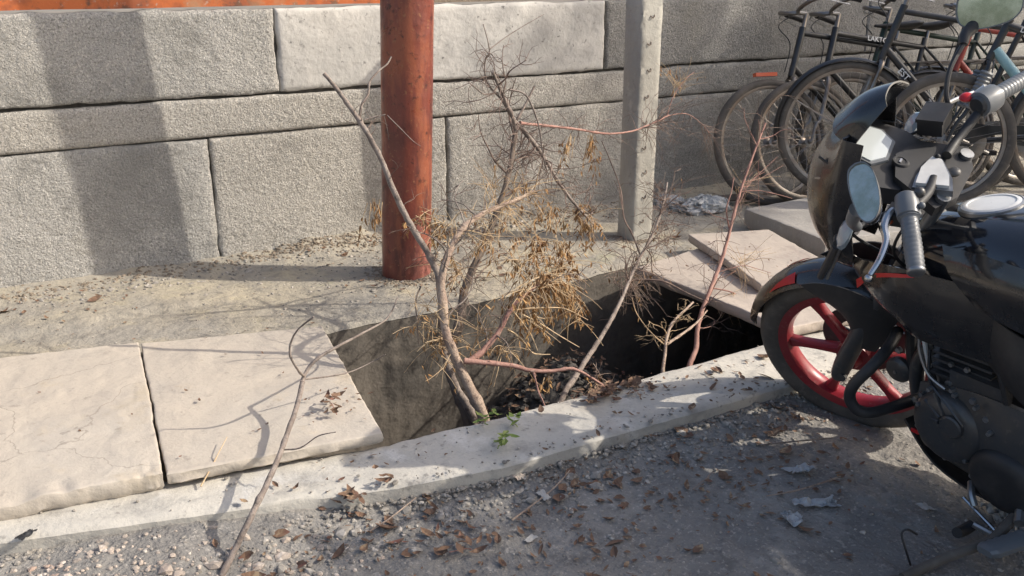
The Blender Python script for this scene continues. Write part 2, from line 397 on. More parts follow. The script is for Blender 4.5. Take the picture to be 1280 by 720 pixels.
def road_z(X, Yg):
    d = kerb_out(X) - Yg
    z = ROAD_Z + .032 * np.exp(-np.clip(d, 0, 9) / .16)
    z = z + .012 * fbm(X * 1.7, Yg * 1.7, 3) + .007 * fbm(X * 7, Yg * 7, 9)
    near = np.clip(1 - np.hypot(X - 1.2, Yg - 1.5) / 4, 0, 1)
    z = z + near * (.007 * fbm(X * 15, Yg * 15, 21) + .006 * fbm(X * 34, Yg * 34, 23))
    # rubble swell at the left foot of the kerb
    z = z + .05 * np.exp(-((X - .12) / .35) ** 2 - ((Yg - 1.93) / .16) ** 2)
    return z
rx = axis_pts(-.6, 3.3, .014, -60, 60)
ry = [-70, -40, -22, -12, -7, -4, -2, -1, -.3] + list(np.arange(.2, 1.0, .03)) + list(np.linspace(1.0, 2.0, 72))
def road_fn(X, Yg):
    e = (kerb_out(X) + kerb_in(X)) / 2
    Yg = np.where(Yg > .2, .2 + (Yg - .2) / 1.8 * (e - .2), Yg)
    return X, Yg, road_z(X, Yg)
tag(sheet('road', rx, ry, road_fn, 'road'), kind='structure')

BACK_Y = 3.02
def pave_z(X, Yg):
    z = .004 + .006 * fbm(X * 2.2, Yg * 2.2, 5) + .003 * fbm(X * 18, Yg * 18, 6)
    w = np.clip((Yg - 3.86) / .2, 0, 1)                      # soil drifted against the wall
    amp = .012 + .045 * np.exp(-((X - 1.55) / .45) ** 2) + .02 * np.exp(-((X - 2.5) / .4) ** 2)
    z = z + w * amp * (1 + .9 * fbm(X * 9, Yg * 9, 8))
    # worn step in the concrete on the left
    st = np.clip((Yg - 3.52 - .03 * fbm(X * 4, Yg * 0, 2)) / .03, 0, 1) * np.clip((.9 - X) / .3, 0, 1)
    return z + .018 * st
px_ = axis_pts(-.5, 4.4, .014, -9, 14)
py_ = list(np.linspace(0, 1, 70))
def pave_fn(X, Yg):
    e = BACK_Y + .012 * fbm(X * 5, X * 0, 4) + .006 * fbm(X * 30, X * 0, 14) + .06 * np.clip((X - 1.9) / .6, 0, 1)
    Yg = e + (WALL_Y + .10 - e) * Yg
    Zg = pave_z(X, Yg)
    # rounded worn arris at the drain edge
    d = Yg - e
    Zg = Zg - .012 * np.exp(-d / .012)
    return X, Yg, Zg
tag(sheet('pavement', px_, py_, pave_fn, 'pavement'), kind='structure')

# drain channel under the slabs
DX0, DX1, DZ = -2.2, 5.6, -.62
xs = list(np.arange(DX0, DX1, .02))
def back_fn(X, U):
    Yg = BACK_Y + .012 * fbm(X * 5, X * 0, 4) + .006 * fbm(X * 30, X * 0, 14) + .06 * np.clip((X - 1.9) / .6, 0, 1) + .002
    Zg = -.010 + (DZ + .010 - .08) * U
    Yg = Yg + U * .03 + .012 * fbm(X * 4, Zg * 4, 31) * np.minimum(U * 8, 1) + .005 * fbm(X * 20, Zg * 20, 32) * np.minimum(U * 8, 1)
    return X, Yg, Zg
dr = tag(empty('drain_channel', (1.5, 2.6, DZ)), kind='structure')
def under(o, p=dr):
    o.parent = p; o.location = tuple(-c for c in p.location); return o
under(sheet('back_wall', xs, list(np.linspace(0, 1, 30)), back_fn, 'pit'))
def floor_fn(X, U):
    Yg = kerb_in(X) - .05 + (BACK_Y + .2 - kerb_in(X)) * U
    Zg = DZ + .05 * fbm(X * 2, Yg * 2, 41) + .03 * fbm(X * 9, Yg * 9, 42) + .34 * np.exp(-((X - 2.0) / .36) ** 2 - ((Yg - 2.85) / .26) ** 2) + .05 * fbm(X * 22, Yg * 22, 43)
    return X, Yg, Zg
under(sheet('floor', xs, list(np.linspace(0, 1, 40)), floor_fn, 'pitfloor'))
for xe in (DX0, DX1 - .03):
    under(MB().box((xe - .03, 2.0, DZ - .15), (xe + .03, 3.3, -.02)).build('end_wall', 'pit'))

# unseen covers added to keep sun out of the channel ends
under(MB().box((2.99, 2.03, -.10), (DX1, 3.16, -.008)).build('added_sun_cover', 'kerb'))
under(MB().box((DX0, 2.2, -.10), (-.95, 3.16, -.008)).build('added_sun_cover', 'kerb'))

# kerb beam
def kerb_obj():
    xs = list(np.arange(-2.2, 5.6, .018)); prof = []
    X = np.array(xs)
    yo = kerb_out(X) + .003 * fbm(X * 3, X * 0, 51) + .003 * fbm(X * 40, X * 0, 52)
    yi = kerb_in(X) + .003 * fbm(X * 3, X * 0, 53) + .003 * fbm(X * 35, X * 0, 54)
    m = MB(); rings = []
    K = 12
    for i, x in enumerate(xs):
        a, b = yo[i], yi[i]; ring = [(x, a + .006, -.16), (x, a + .001, -.05), (x, a, -.012)]
        for k in range(K + 1):
            t = k / K; y = a + .005 + (b - a - .012) * t
            z = -.001 - .006 * (abs(2 * t - 1) ** 14) + .006 * float(fbm(x * 5, y * 5, 55)) + .0035 * float(fbm(x * 28, y * 28, 56))
            ring.append((x, y, z))
        ring += [(x, b, -.03), (x, b + .01, DZ - .1), (x, b - .1, DZ - .1)]
        rings.append(ring)
    m.rings(rings, True)
    return m.build('kerb', 'kerb', sharp=38)
tag(kerb_obj(), kind='structure')

# ground far behind the wall
tag(sheet('ground', [-80, -20, -9, 0, 8, 14, 30, 80], [4.16, 5, 8, 15, 40, 120], lambda X, Yg: (X, Yg, -.02 + .05 * fbm(X * .3, Yg * .3, 61)), 'ground'), kind='structure')

# ------------------------------------------------------------------ boundary wall of stone blocks
wall = tag(empty('boundary_wall', (2.0, WALL_Y, 0)), 'low grey stone block wall with rough hammered face behind the open drain', 'wall', kind='thing')
core = MB().box((-4, WALL_Y + .035, -.1), (9, WALL_Y + .26, 1.07)).build('mortar_core', 'joint')
under(core, wall)
def stone(x0, x1, z0, z1, mat, seed, amp=.0032, proud=0.0, step=.0065, ragl=0.0, ragr=0.0, ragt=0.0, ragb=0.0):
    """one block: displaced front face with rounded arrises and returns into the joint"""
    vis = x1 > -.3 and x0 < 5.2
    st = step if vis else .06
    nx = max(6, int((x1 - x0) / st)); nz = max(5, int((z1 - z0) / st))
    def fn(U, V):
        # outermost rows/columns fold back into the joint
        Ui = np.clip((U - 1) / (nx - 2.0), 0, 1); Vi = np.clip((V - 1) / (nz - 2.0), 0, 1)
        X = x0 + (x1 - x0) * Ui; Zg = z0 + (z1 - z0) * Vi
        X = X + (1 - Ui) ** 6 * ragl * fbm(Zg * 13, Zg * 0, seed + 5) + Ui ** 6 * ragr * fbm(Zg * 13, Zg * 0, seed + 6)
        Zg = Zg + Vi ** 6 * ragt * fbm(X * 9, X * 0, seed + 7) + (1 - Vi) ** 6 * ragb * fbm(X * 9, X * 0, seed + 8)
        edge = np.minimum(np.minimum(X - x0, x1 - X), np.minimum(Zg - z0, z1 - Zg))
        rnd = .010 * np.exp(-np.clip(edge, 0, 1) / .008)
        Yg = WALL_Y - proud - amp * (1.6 * vnoise(X * 78, Zg * 78, seed) + 2.0 * vnoise(X * 140, Zg * 140, seed + 1)) - .008 * fbm(X * 3, Zg * 3, seed + 2) + rnd
        fold = (U == 0) | (U == nx) | (V == 0) | (V == nz)
        Yg = np.where(fold, WALL_Y + .05, Yg)
        return X, Yg, Zg
    return under(sheet('stone_block', np.arange(nx + 1), np.arange(nz + 1), fn, mat), wall)
J1, J2, TOP = .727, .558, 1.083
sd = 100
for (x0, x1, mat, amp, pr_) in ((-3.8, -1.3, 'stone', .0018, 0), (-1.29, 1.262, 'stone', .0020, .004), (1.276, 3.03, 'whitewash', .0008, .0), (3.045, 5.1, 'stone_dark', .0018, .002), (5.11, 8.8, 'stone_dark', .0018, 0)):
    stone(x0, x1, J1 + .007, TOP, mat, sd, amp, pr_, ragl=.010, ragr=.010, ragb=.010, ragt=.010); sd += 11
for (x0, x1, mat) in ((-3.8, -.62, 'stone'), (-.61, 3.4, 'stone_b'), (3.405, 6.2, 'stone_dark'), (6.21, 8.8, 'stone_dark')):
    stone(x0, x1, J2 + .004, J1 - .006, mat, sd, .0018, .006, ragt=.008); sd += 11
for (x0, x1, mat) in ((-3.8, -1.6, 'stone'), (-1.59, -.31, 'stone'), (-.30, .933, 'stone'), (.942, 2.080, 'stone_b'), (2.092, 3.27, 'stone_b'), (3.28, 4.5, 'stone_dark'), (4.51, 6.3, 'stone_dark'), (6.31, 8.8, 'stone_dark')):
    stone(x0, x1, -.06, J2 - .004, mat, sd, .0019, .003 * ((sd // 11) % 3), ragl=.010, ragr=.010, ragt=.006); sd += 11

# painted channel lying along the top of the wall
ch = tag(empty('coping_rail', (1.0, WALL_Y + .06, 1.10)), 'peeling orange painted rail along the top of the stone wall', 'rail', kind='thing')
def rail_prof(x):
    w = .004 * float(fbm(x * 3, 0, 71))
    return [(x, WALL_Y + .012 + w, 1.094 + w), (x, WALL_Y + .010 + w, 1.165), (x, WALL_Y + .022, 1.172), (x, WALL_Y + .022, 1.235), (x, WALL_Y + .012, 1.242), (x, WALL_Y + .012, 1.27), (x, WALL_Y + .2, 1.27), (x, WALL_Y + .2, 1.094)]
for (a, b) in ((-4, .18), (.19, 2.02), (2.03, 4.3), (4.31, 8.8)):
    under(MB().rings([rail_prof(x) for x in np.arange(a, b, .05)], True).build('channel', 'orange' if a < 2 else 'soil', sharp=40), ch)

# ------------------------------------------------------------------ stone slabs over the drain
def slab(name, corners, ztop, thick, mat, label, seed, tilt=(0, 0), chip=.008, n=46, bow=.004, group=None, flake=0.0):
    c = [np.array(p[:2]) for p in corners]                   # order: front-left, front-right, back-right, back-left
    cx, cy = sum(c) / 4
    m = MB(); N = n
    g = np.zeros((N + 1, N + 1, 3))
    for i in range(N + 1):
        for j in range(N + 1):
            u, v = i / N, j / N
            # tighter rows near the rim so that the worn edges stay crisp
            u = .5 - .5 * math.cos(math.pi * u); v = .5 - .5 * math.cos(math.pi * v)
            p = (c[0] * (1 - u) + c[1] * u) * (1 - v) + (c[3] * (1 - u) + c[2] * u) * v
            e = min(u, 1 - u, v, 1 - v)
            ex = chip * (float(fbm(p[0] * 8, p[1] * 8, seed)) + .7 * float(fbm(p[0] * 34, p[1] * 34, seed + 1))) * math.exp(-e / .04)
            d = p - np.array((cx, cy)); d = d / (np.linalg.norm(d) + 1e-9)
            q = p + d * ex
            e2 = min(v * .95, 1) ; z = ztop + tilt[0] * (p[0] - cx) + tilt[1] * (p[1] - cy)
            z += bow * float(fbm(p[0] * 4, p[1] * 4, seed + 2)) + .0022 * float(fbm(p[0] * 22, p[1] * 22, seed + 3)) - .003 * math.exp(-e / .003) - flake * math.exp(-v / .045) * max(0, .25 + 2.2 * float(fbm(p[0] * 24, p[1] * 7, seed + 9))) + flake * .35 * (round(2.5 * float(fbm(p[0] * 3.1, p[1] * 3.1, seed + 12))) * .5)
            g[i, j] = (q[0], q[1], z)
    m.v = [tuple(p) for p in g.reshape(-1, 3)]
    idx = lambda i, j: i * (N + 1) + j
    for i in range(N):
        for j in range(N): m.f.append((idx(i, j), idx(i + 1, j), idx(i + 1, j + 1), idx(i, j + 1)))
    rim = [(i, 0) for i in range(N)] + [(N, j) for j in range(N)] + [(i, N) for i in range(N, 0, -1)] + [(0, j) for j in range(N, 0, -1)]
    lev = []
    rows = [[idx(*r) for r in rim]]
    for k, dz in enumerate((.35, .7, 1.0)):
        row = []
        for (i, j) in rim:
            p = g[i, j]; d = np.array((p[0] - cx, p[1] - cy)); d /= np.linalg.norm(d) + 1e-9
            w = .007 * float(fbm(p[0] * 30 + k * 3.7, p[1] * 30 + k * 5.1, seed + 4)) - (.012 if k == 2 else 0)
            row.append(len(m.v)); m.v.append((p[0] + d[0] * w, p[1] + d[1] * w, p[2] - thick * dz))
        rows.append(row)
    for k in range(3):
        n4 = len(rim)
        for i in range(n4): m.f.append((rows[k][i], rows[k + 1][i], rows[k + 1][(i + 1) % n4], rows[k][(i + 1) % n4]))
    m.f.append(tuple(rows[-1]))
    o = m.build(name, mat, sharp=50, origin=(cx, cy, ztop - thick))
    return tag(o, label, 'slab', group, 'thing')
slab('drain_cover_slab', [(-.34, 2.31), (.311, 2.206), (.427, 3.154), (-.23, 3.275)], .048, .05, 'slab_cracked', 'large pale cracked sandstone slab with chipped front edge at the left end of the drain', 201, bow=.004, chip=.005, n=80, flake=.012)
slab('drain_cover_slab', [(.318, 2.203), (.872, 2.124), (1.013, 2.975), (.432, 3.145)], .044, .034, 'slab', 'pale smooth sandstone slab beside the open pit with twig shadows across it', 231, bow=.003, chip=.005, n=60)
slab('drain_cover_slab', [(-1.0, 2.50), (-.36, 2.315), (-.25, 3.28), (-.86, 3.36)], .046, .05, 'slab', 'pale sandstone slab beyond the left border of the picture', 251)
slab('drain_cover_slab', [(2.405, 2.10), (2.96, 2.05), (3.04, 3.06), (2.40, 2.93)], .046, .042, 'pinkslab', 'pinkish stone slab bridging the right side of the pit beside the motorcycle wheel', 271)
slab('loose_slab', [(2.585, 2.405), (2.97, 2.265), (3.20, 2.965), (2.828, 3.10)], .088, .036, 'pinkslab', 'smaller pinkish stone slab lying skewed on top of another slab', 291, chip=.006)
slab('grey_slab', [(3.235, 2.66), (4.65, 2.40), (4.70, 3.26), (3.345, 3.268)], .105, .095, 'greyslab', 'thick grey stone slab under the bicycle wheels', 311)
slab('drain_cover_slab', [(3.0, 2.04), (3.9, 2.0), (4.0, 2.66), (3.07, 2.66)], .03, .04, 'greyslab', 'grey stone slab on the drain behind the motorcycle', 331)

# ------------------------------------------------------------------ pipe and post
pb = (1.575, 3.478, -.02)
pt = (1.5951, 3.4, 1.3034)
pm = MB()
A = Vector(pb); B = Vector(pt); B = A + (B - A) * 1.9
rings = []
ax = (B - A).normalized(); s1 = ax.cross(Vector((0, 1, 0))).normalized(); s2 = ax.cross(s1)
for i in range(120):
    t = i / 119; p = A + (B - A) * t
    rr_ = .1035 * (1 + .004 * float(vnoise(t * 40, 0, 3)))
    rings.append([p + s1 * math.cos(2 * math.pi * k / 48) * rr_ + s2 * math.sin(2 * math.pi * k / 48) * rr_ for k in range(48)])
pm.rings(rings, True)
pipe = pm.build('pipe_post', 'pipe', origin=pb)
tag(pipe, 'thick rust red steel pipe standing upright in front of the wall', 'pipe', kind='thing')

pc = (2.7095, 3.3616, 0.0)
post = tag(empty('concrete_post', (pc[0] + .07, pc[1] + .07, 0)), 'square pale concrete fence post with rows of wire hooks', 'post', kind='thing')
m = MB(); w = .122; rings = []
for i in range(140):
    z = -.03 + i * .0125
    n = lambda a: .003 * float(fbm(z * 18, a * 3.3, 81)) + .002 * float(fbm(z * 60, a, 82))
    b_ = .007
    ring = [(0 + n(1), b_), (b_, 0 + n(2))]
    ring += [(w * k / 4 , n(3 + k) ) for k in (1, 2, 3)] + [(w - b_, n(7)), (w + n(8), b_), (w + n(9), w / 2), (w + n(10), w - b_), (w - b_, w), (b_, w), (n(12), w - b_), (n(13), w / 2)]
    rings.append([(pc[0] + q[0], pc[1] + q[1], z) for q in ring])
m.rings(rings, True)
under(m.build('shaft', 'post', sharp=50), post)
for i in range(11):
    z = .10 + i * .118; x = pc[0] + w * .45 + random.uniform(-.012, .012); y = pc[1]
    pts = [(x - .010, y + .006, z + random.uniform(-.002, .006)), (x - .007, y - .004, z - .004), (x, y - .007, z - .008), (x + .009, y - .006, z - .002), (x + .012, y + .004, z + .008)]
    under(MB().tube(smooth_path(pts, 3), .0026, 5).build('wire_hook', 'bark_dark'), post)

# ================================================================== cut branches standing in the pit
def stick(m, pts, r0, r1, seg=7, n=5, jit=.05, knots=True):
    m.marks.append((len(m.v), len(m.f)))
    p = smooth_path(pts, n)
    k = len(p); out = []; rad = []
    for i, q in enumerate(p):
        t = i / (k - 1); r = r0 + (r1 - r0) * t
        j = r * jit * 2.2
        out.append(q + Vector((random.uniform(-j, j), random.uniform(-j, j), random.uniform(-j, j))) if 0 < i < k - 1 else q)
        rad.append(r * (1 + (random.uniform(.12, .35) if knots and random.random() < .10 else random.uniform(-.04, .04))))
    m.tube(out, rad, seg, wob=.08)
    return out

def to_floor(pts, z=-.47, dx=0.0):
    a = Vector(pts[0]); b = Vector(pts[1]); d = (a - b).normalized()
    d = (d + Vector((dx, 0, -1.2))).normalized()
    L = (a.z - z) / max(.15, -d.z)
    return [tuple(a + d * L), tuple(a + d * L * .5)] + list(pts)

def twigs_along(m, path, n, ln, r, seed, bias=(0, 0, 0), t0=.25, t1=1.0, sub=True, straight=.35):
    rnd = random.Random(seed); ends = []
    if m.fine is None: m.fine = MB()
    m = m.fine
    for _ in range(n):
        i = int((t0 + (t1 - t0) * rnd.random()) * (len(path) - 1)); a = path[i]
        ax = (path[min(i + 1, len(path) - 1)] - path[max(i - 1, 0)]).normalized()
        d = Vector((rnd.gauss(0, 1), rnd.gauss(0, .7), rnd.gauss(0, 1))); d -= ax * d.dot(ax) * .8; d += Vector(bias); d.normalize()
        d = (d + ax * .5).normalized(); L = ln * rnd.uniform(.5, 1.2); pts = [a]; p = a.copy()
        for s in range(5):
            d = (d + Vector((rnd.gauss(0, straight), rnd.gauss(0, straight), rnd.gauss(0, straight) - .05))).normalized()
            p = p + d * L / 5; pts.append(p.copy())
            if sub and rnd.random() < .35:
                e = (d + Vector((rnd.gauss(0, .8), rnd.gauss(0, .6), rnd.gauss(0, .8)))).normalized()
                m.tube([p, p + e * L * .22, p + e * L * .4 + Vector((0, 0, -L * .05))], [r * .6, r * .45, r * .3], 4)
        m.tube(pts, [r * (1 - .14 * s) for s in range(6)], 5, wob=.1)
        ends.append(p.copy())
    return ends

def mid_twigs(m, path, n, L, r, seed, bias=(0, 0, 0), t0=.2):
    """side shoots thick enough to tell apart: each becomes a part"""
    rnd = random.Random(seed)
    for _ in range(n):
        i = int((t0 + (1 - t0) * rnd.random()) * (len(path) - 1)); a = path[i]
        ax = (path[min(i + 1, len(path) - 1)] - path[max(i - 1, 0)]).normalized()
        d = Vector((rnd.gauss(0, 1), rnd.gauss(0, .6), rnd.gauss(0, 1))); d -= ax * d.dot(ax) * .8; d = (d.normalized() + Vector(bias) + ax * .6).normalized()
        ln = L * rnd.uniform(.5, 1.2); p = a.copy(); pts = [p.copy()]
        for s in range(4):
            d = (d + Vector((rnd.gauss(0, .28), rnd.gauss(0, .2), rnd.gauss(0, .28)))).normalized(); p = p + d * ln / 4; pts.append(p.copy())
        out = stick(m, pts, r * rnd.uniform(.7, 1.2), r * .35, 6, 3, .1)
        twigs_along(m, out, 4, ln * .5, r * .5, rnd.randint(1, 9999), (0, 0, 0), straight=.25)

def leaflet(m, p, d, L, w, rnd):
    """narrow curled dry leaflet, two folded halves"""
    d = d.normalized(); side = d.cross(Vector((rnd.gauss(0, 1), rnd.gauss(0, 1), rnd.gauss(0, 1)))).normalized(); nr = d.cross(side)
    c = rnd.uniform(-.35, .35) * L; vs = []
    for (t, ww) in ((0, .15), (.35, 1), (.7, .75), (1, .05)):
        q = p + d * (L * t) + nr * (c * t * t); f = nr * (w * .55 * ww)
        vs += [q - side * (w * ww) + f, q, q + side * (w * ww) + f]
    fs = []
    for i in range(3):
        a = i * 3; fs += [(a, a + 1, a + 4, a + 3), (a + 1, a + 2, a + 5, a + 4)]
    m.add(vs, fs)

def dry_spray(stalks, leaves, c, n, L, dirbias, seed, leafn=6, droop=.5, spread=1.0, leafL=.027, leafprob=.62, rs=.0013):
    """leaf stalks fanning out of a shoot end, with withered leaflets still hanging on"""
    rnd = random.Random(seed); c = Vector(c); b = Vector(dirbias)
    for _ in range(n):
        d = (b + Vector((rnd.gauss(0, spread), rnd.gauss(0, spread * .8), rnd.gauss(0, spread)))).normalized()
        ln = L * rnd.uniform(.45, 1.15); p = c + Vector((rnd.gauss(0, .012), rnd.gauss(0, .012), rnd.gauss(0, .012))); pts = [p.copy()]
        for s in range(5):
            d = (d + Vector((rnd.gauss(0, .07), rnd.gauss(0, .07), -droop * .2 + rnd.gauss(0, .07)))).normalized()
            p = p + d * ln / 5; pts.append(p.copy())
        stalks.tube(pts, [rs * (1 - .11 * s) for s in range(6)], 4)
        if rnd.random() < leafprob:
            for _k in range(leafn):
                q = pts[rnd.randint(1, 5)]
                leaflet(leaves, q + Vector((rnd.gauss(0, .004), rnd.gauss(0, .004), 0)), Vector((rnd.gauss(0, .45), rnd.gauss(0, .45), -1)), leafL * rnd.uniform(.5, 1.2), .0030 * rnd.uniform(.5, 1.4), rnd)

def branch_thing(label, origin):
    e = empty('cut_branch', origin); tag(e, label, 'branch', 'dead branches stuck in the drain', 'thing'); return e
def put(m, name, mat, root, kind=None):
    if m.fine is not None: put(m.fine, 'fine_twigs', 'twig' if mat.startswith('bark') else mat, root, 'stuff')
    if not m.v: return None
    if len(m.marks) > 1:                                   # every stick is a part of its own
        for i, (a, b) in enumerate(m.marks):
            a1, b1_ = m.marks[i + 1] if i + 1 < len(m.marks) else (len(m.v), len(m.f))
            s = MB(); s.v = m.v[a:a1]; s.f = [tuple(k - a for k in q) for q in m.f[b:b1_]]
            put(s, name, mat, root, kind)
        return None
    o = m.build(name, mat, root, origin=root.location, sharp=70); o.location = (0, 0, 0)
    if kind: o['kind'] = kind
    return o

# --- pale forked stem curving up and over to the right
b1 = branch_thing('pale bare forked stem curving up and over beside the rusty pipe, thickest base', (1.27, 2.32, -.47))
m = MB(); p1 = stick(m, to_floor([(1.2866, 2.3, -0.0953), (1.2424, 2.3356, 0.0396), (1.2102, 2.3711, 0.1472), (1.2112, 2.4067, 0.2281), (1.2239, 2.4422, 0.3281), (1.2665, 2.4778, 0.4001), (1.3351, 2.5133, 0.4622), (1.4284, 2.5489, 0.4915), (1.5403, 2.5844, 0.5042), (1.6765, 2.62, 0.5213)]), .020, .0062, 9)
put(m, 'stem', 'bark_pale', b1)
m = MB(); p1b = stick(m, [(1.2706, 2.36, 0.0784), (1.3285, 2.37, 0.1002), (1.3935, 2.38, 0.1488), (1.4294, 2.39, 0.1932), (1.4686, 2.4, 0.2265), (1.5205, 2.41, 0.2469), (1.5763, 2.42, 0.2727)], .0105, .0048)
stick(m, [(1.3816, 2.38, 0.1403), (1.3403, 2.37, 0.1141), (1.2994, 2.36, 0.0828)], .005, .006, 6)
put(m, 'side_branch', 'bark_pink', b1)
m = MB(); p1c = stick(m, [(1.2377, 2.33, 0.0997), (1.2952, 2.3114, 0.0883), (1.3886, 2.2929, 0.063), (1.4426, 2.2743, 0.0411), (1.5156, 2.2557, 0.0284), (1.5836, 2.2371, 0.0282), (1.6541, 2.2186, -0.018), (1.7069, 2.2, -0.0635)], .0098, .0036)
stick(m, [(1.4549, 2.27, 0.0371), (1.4426, 2.2267, -0.0038), (1.442, 2.1833, -0.0466), (1.4226, 2.14, -0.0504)], .0035, .0022, 5)
stick(m, [(1.4393, 2.17, -0.0512), (1.4431, 2.135, -0.0646), (1.4498, 2.1, -0.0921)], .0024, .0013, 5)
stick(m, [(1.4392, 2.17, -0.0457), (1.4009, 2.12, -0.0632)], .002, .0012, 5)
twigs_along(m, p1c[-8:], 9, .10, .0018, 5, (0.2, -.1, -.3))
put(m, 'side_branch', 'bark_pink', b1)
m = MB()
stick(m, [(1.4353, 2.4, 0.1389), (1.478, 2.39, 0.1054), (1.5154, 2.38, 0.0498), (1.5468, 2.37, 0.0379), (1.5783, 2.36, 0.0346)], .0040, .0015, 5)
stick(m, [(1.4535, 2.4, 0.2018), (1.5313, 2.3875, 0.1991), (1.6237, 2.375, 0.1853), (1.6669, 2.3625, 0.1669), (1.721, 2.35, 0.1317)], .0034, .0012, 5)
stick(m, [(1.4839, 2.4, 0.1849), (1.5498, 2.3767, 0.143), (1.6109, 2.3533, 0.0959), (1.6733, 2.33, 0.0506)], .0030, .0012, 5)
stick(m, [(1.4535, 2.4, 0.2018), (1.4798, 2.3833, 0.1633), (1.5065, 2.3667, 0.1132), (1.5211, 2.35, 0.0652)], .0026, .0010, 5)
twigs_along(m, p1[-26:], 34, .17, .0017, 11, (.2, 0, .1)); twigs_along(m, p1[14:30], 12, .14, .0016, 12, (0, 0, .1))
put(m, 'twig', 'straw', b1)
m = MB(); mid_twigs(m, p1[16:], 9, .22, .0030, 101, (.1, 0, .1)); mid_twigs(m, p1b, 7, .16, .0024, 102, (.2, 0, 0)); put(m, 'twig', 'bark_grey', b1)
st = MB(); lv = MB()
for (q, n, L, d, ln, sp) in (((1.5637, 2.42, 0.2749), 46, .17, (.35, -.1, .05), 9, .75), ((1.6403, 2.45, 0.2726), 34, .15, (.3, 0, -.55), 12, .6), ((1.4988, 2.4, 0.2648), 26, .15, (-.1, 0, -.6), 10, .6),
                             ((1.7067, 2.46, 0.2152), 22, .14, (.4, 0, -.8), 12, .5), ((1.6204, 2.55, 0.3761), 18, .14, (.1, 0, -.7), 9, .6), ((1.6506, 2.62, 0.5189), 20, .15, (.55, 0, .1), 5, .6), ((1.5495, 2.6, 0.4969), 14, .16, (-.4, 0, -.3), 3, .8),
                             ((1.7041, 2.5, 0.3759), 16, .14, (.2, 0, -.7), 12, .5), ((1.5145, 2.38, 0.1686), 14, .12, (.1, -.2, -.8), 8, .6), ((1.5059, 2.25, 0.0162), 5, .06, (0, 0, -1), 8, .6), ((1.7195, 2.52, 0.2827), 30, .17, (.3, 0, .1), 3, .8), ((1.5451, 2.5, 0.3168), 24, .15, (-.2, 0, .1), 4, .8), ((1.707, 2.4, 0.1325), 14, .12, (.3, 0, -.5), 6, .7), ((1.4919, 2.62, 0.378), 22, .15, (-.2, 0, -.1), 4, .8), ((1.9642, 2.7, 0.3644), 16, .12, (.2, 0, -.6), 8, .5), ((1.1957, 2.42, 0.1275), 22, .13, (-.2, 0, -.1), 2, .9), ((1.3622, 2.45, 0.1286), 24, .15, (.1, 0, .1), 2, .9), ((1.4111, 2.38, 0.0728), 18, .13, (.2, 0, -.2), 3, .9), ((1.3311, 2.55, 0.3111), 18, .14, (-.1, 0, .2), 2, .9)):
    dry_spray(st, lv, q, n, L, d, int(q[0] * 1000), ln, .7, sp)
put(st, 'leaf_stalks', 'straw', b1, 'stuff'); put(lv, 'dry_leaves', 'dryleaf', b1, 'stuff')

# --- dark trunk behind, topping out in the bare crown against the wall
b2 = branch_thing('dark upright stem behind the pale one, its bare crown reaching across the wall', (1.3, 2.5, -.47))
m = MB(); p2 = stick(m, to_floor([(1.2934, 2.42, -0.1554), (1.275, 2.46, -0.0629), (1.2684, 2.5, 0.0179), (1.3146, 2.54, 0.0791), (1.3614, 2.58, 0.1392), (1.3965, 2.62, 0.2062), (1.4569, 2.66, 0.2734), (1.5245, 2.7, 0.3388), (1.6002, 2.74, 0.4433), (1.6637, 2.78, 0.5344), (1.7079, 2.82, 0.6093), (1.749, 2.86, 0.7005)]), .0185, .0085, 9)
put(m, 'stem', 'bark_dark', b2)
m = MB(); p2a = stick(m, [(1.749, 2.86, 0.686), (1.72, 2.84, 0.7484), (1.6687, 2.82, 0.8299), (1.6191, 2.8, 0.9109)], .0088, .0052)
p2b = stick(m, [(1.7388, 2.86, 0.7301), (1.7972, 2.844, 0.6638), (1.8574, 2.828, 0.5781), (1.9013, 2.812, 0.4981), (1.9611, 2.796, 0.4145), (2.0613, 2.78, 0.3042)], .0092, .0042)
p2c = stick(m, [(1.72, 2.84, 0.7456), (1.67, 2.8333, 0.8118), (1.6213, 2.8267, 0.8596), (1.599, 2.82, 0.9048), (1.5988, 2.8133, 0.9534), (1.611, 2.8067, 0.9851), (1.5833, 2.8, 1.0699)], .0042, .0016, 5)
stick(m, [(1.6186, 2.82, 0.9839), (1.6798, 2.8267, 1.0182), (1.7646, 2.8333, 1.0576), (1.8512, 2.84, 1.0926)], .0022, .0010, 5)
stick(m, [(1.6494, 2.82, 0.8367), (1.5906, 2.8067, 0.8366), (1.549, 2.7933, 0.8622), (1.5143, 2.78, 0.8842)], .0030, .0022, 5)
stick(m, [(1.7523, 2.86, 0.729), (1.7985, 2.88, 0.7746), (1.8519, 2.9, 0.8378)], .0048, .0040, 6)
p2d = stick(m, [(1.7128, 2.85, 0.8404), (1.7708, 2.836, 0.8214), (1.803, 2.822, 0.7585), (1.8186, 2.808, 0.6874), (1.8208, 2.794, 0.6169), (1.8334, 2.78, 0.5446)], .0040, .0022, 5)
put(m, 'upper_branch', 'bark_grey', b2)
m = MB(); p2e = stick(m, [(1.7659, 2.86, 0.7164), (1.9315, 2.9, 0.6853), (2.0849, 2.94, 0.6545), (2.2469, 2.98, 0.619), (2.4084, 3.02, 0.6088), (2.5502, 3.06, 0.6247), (2.6705, 3.1, 0.6439)], .0060, .0030, 6)
p2f = stick(m, [(2.644, 3.1, 0.6391), (2.767, 3.1067, 0.6425), (2.8602, 3.1133, 0.599), (2.9389, 3.12, 0.5341)], .0024, .0010, 5)
stick(m, [(2.6615, 3.1, 0.6446), (2.703, 3.1133, 0.7222), (2.7818, 3.1267, 0.7911), (2.8376, 3.14, 0.8142)], .0024, .0009, 5)
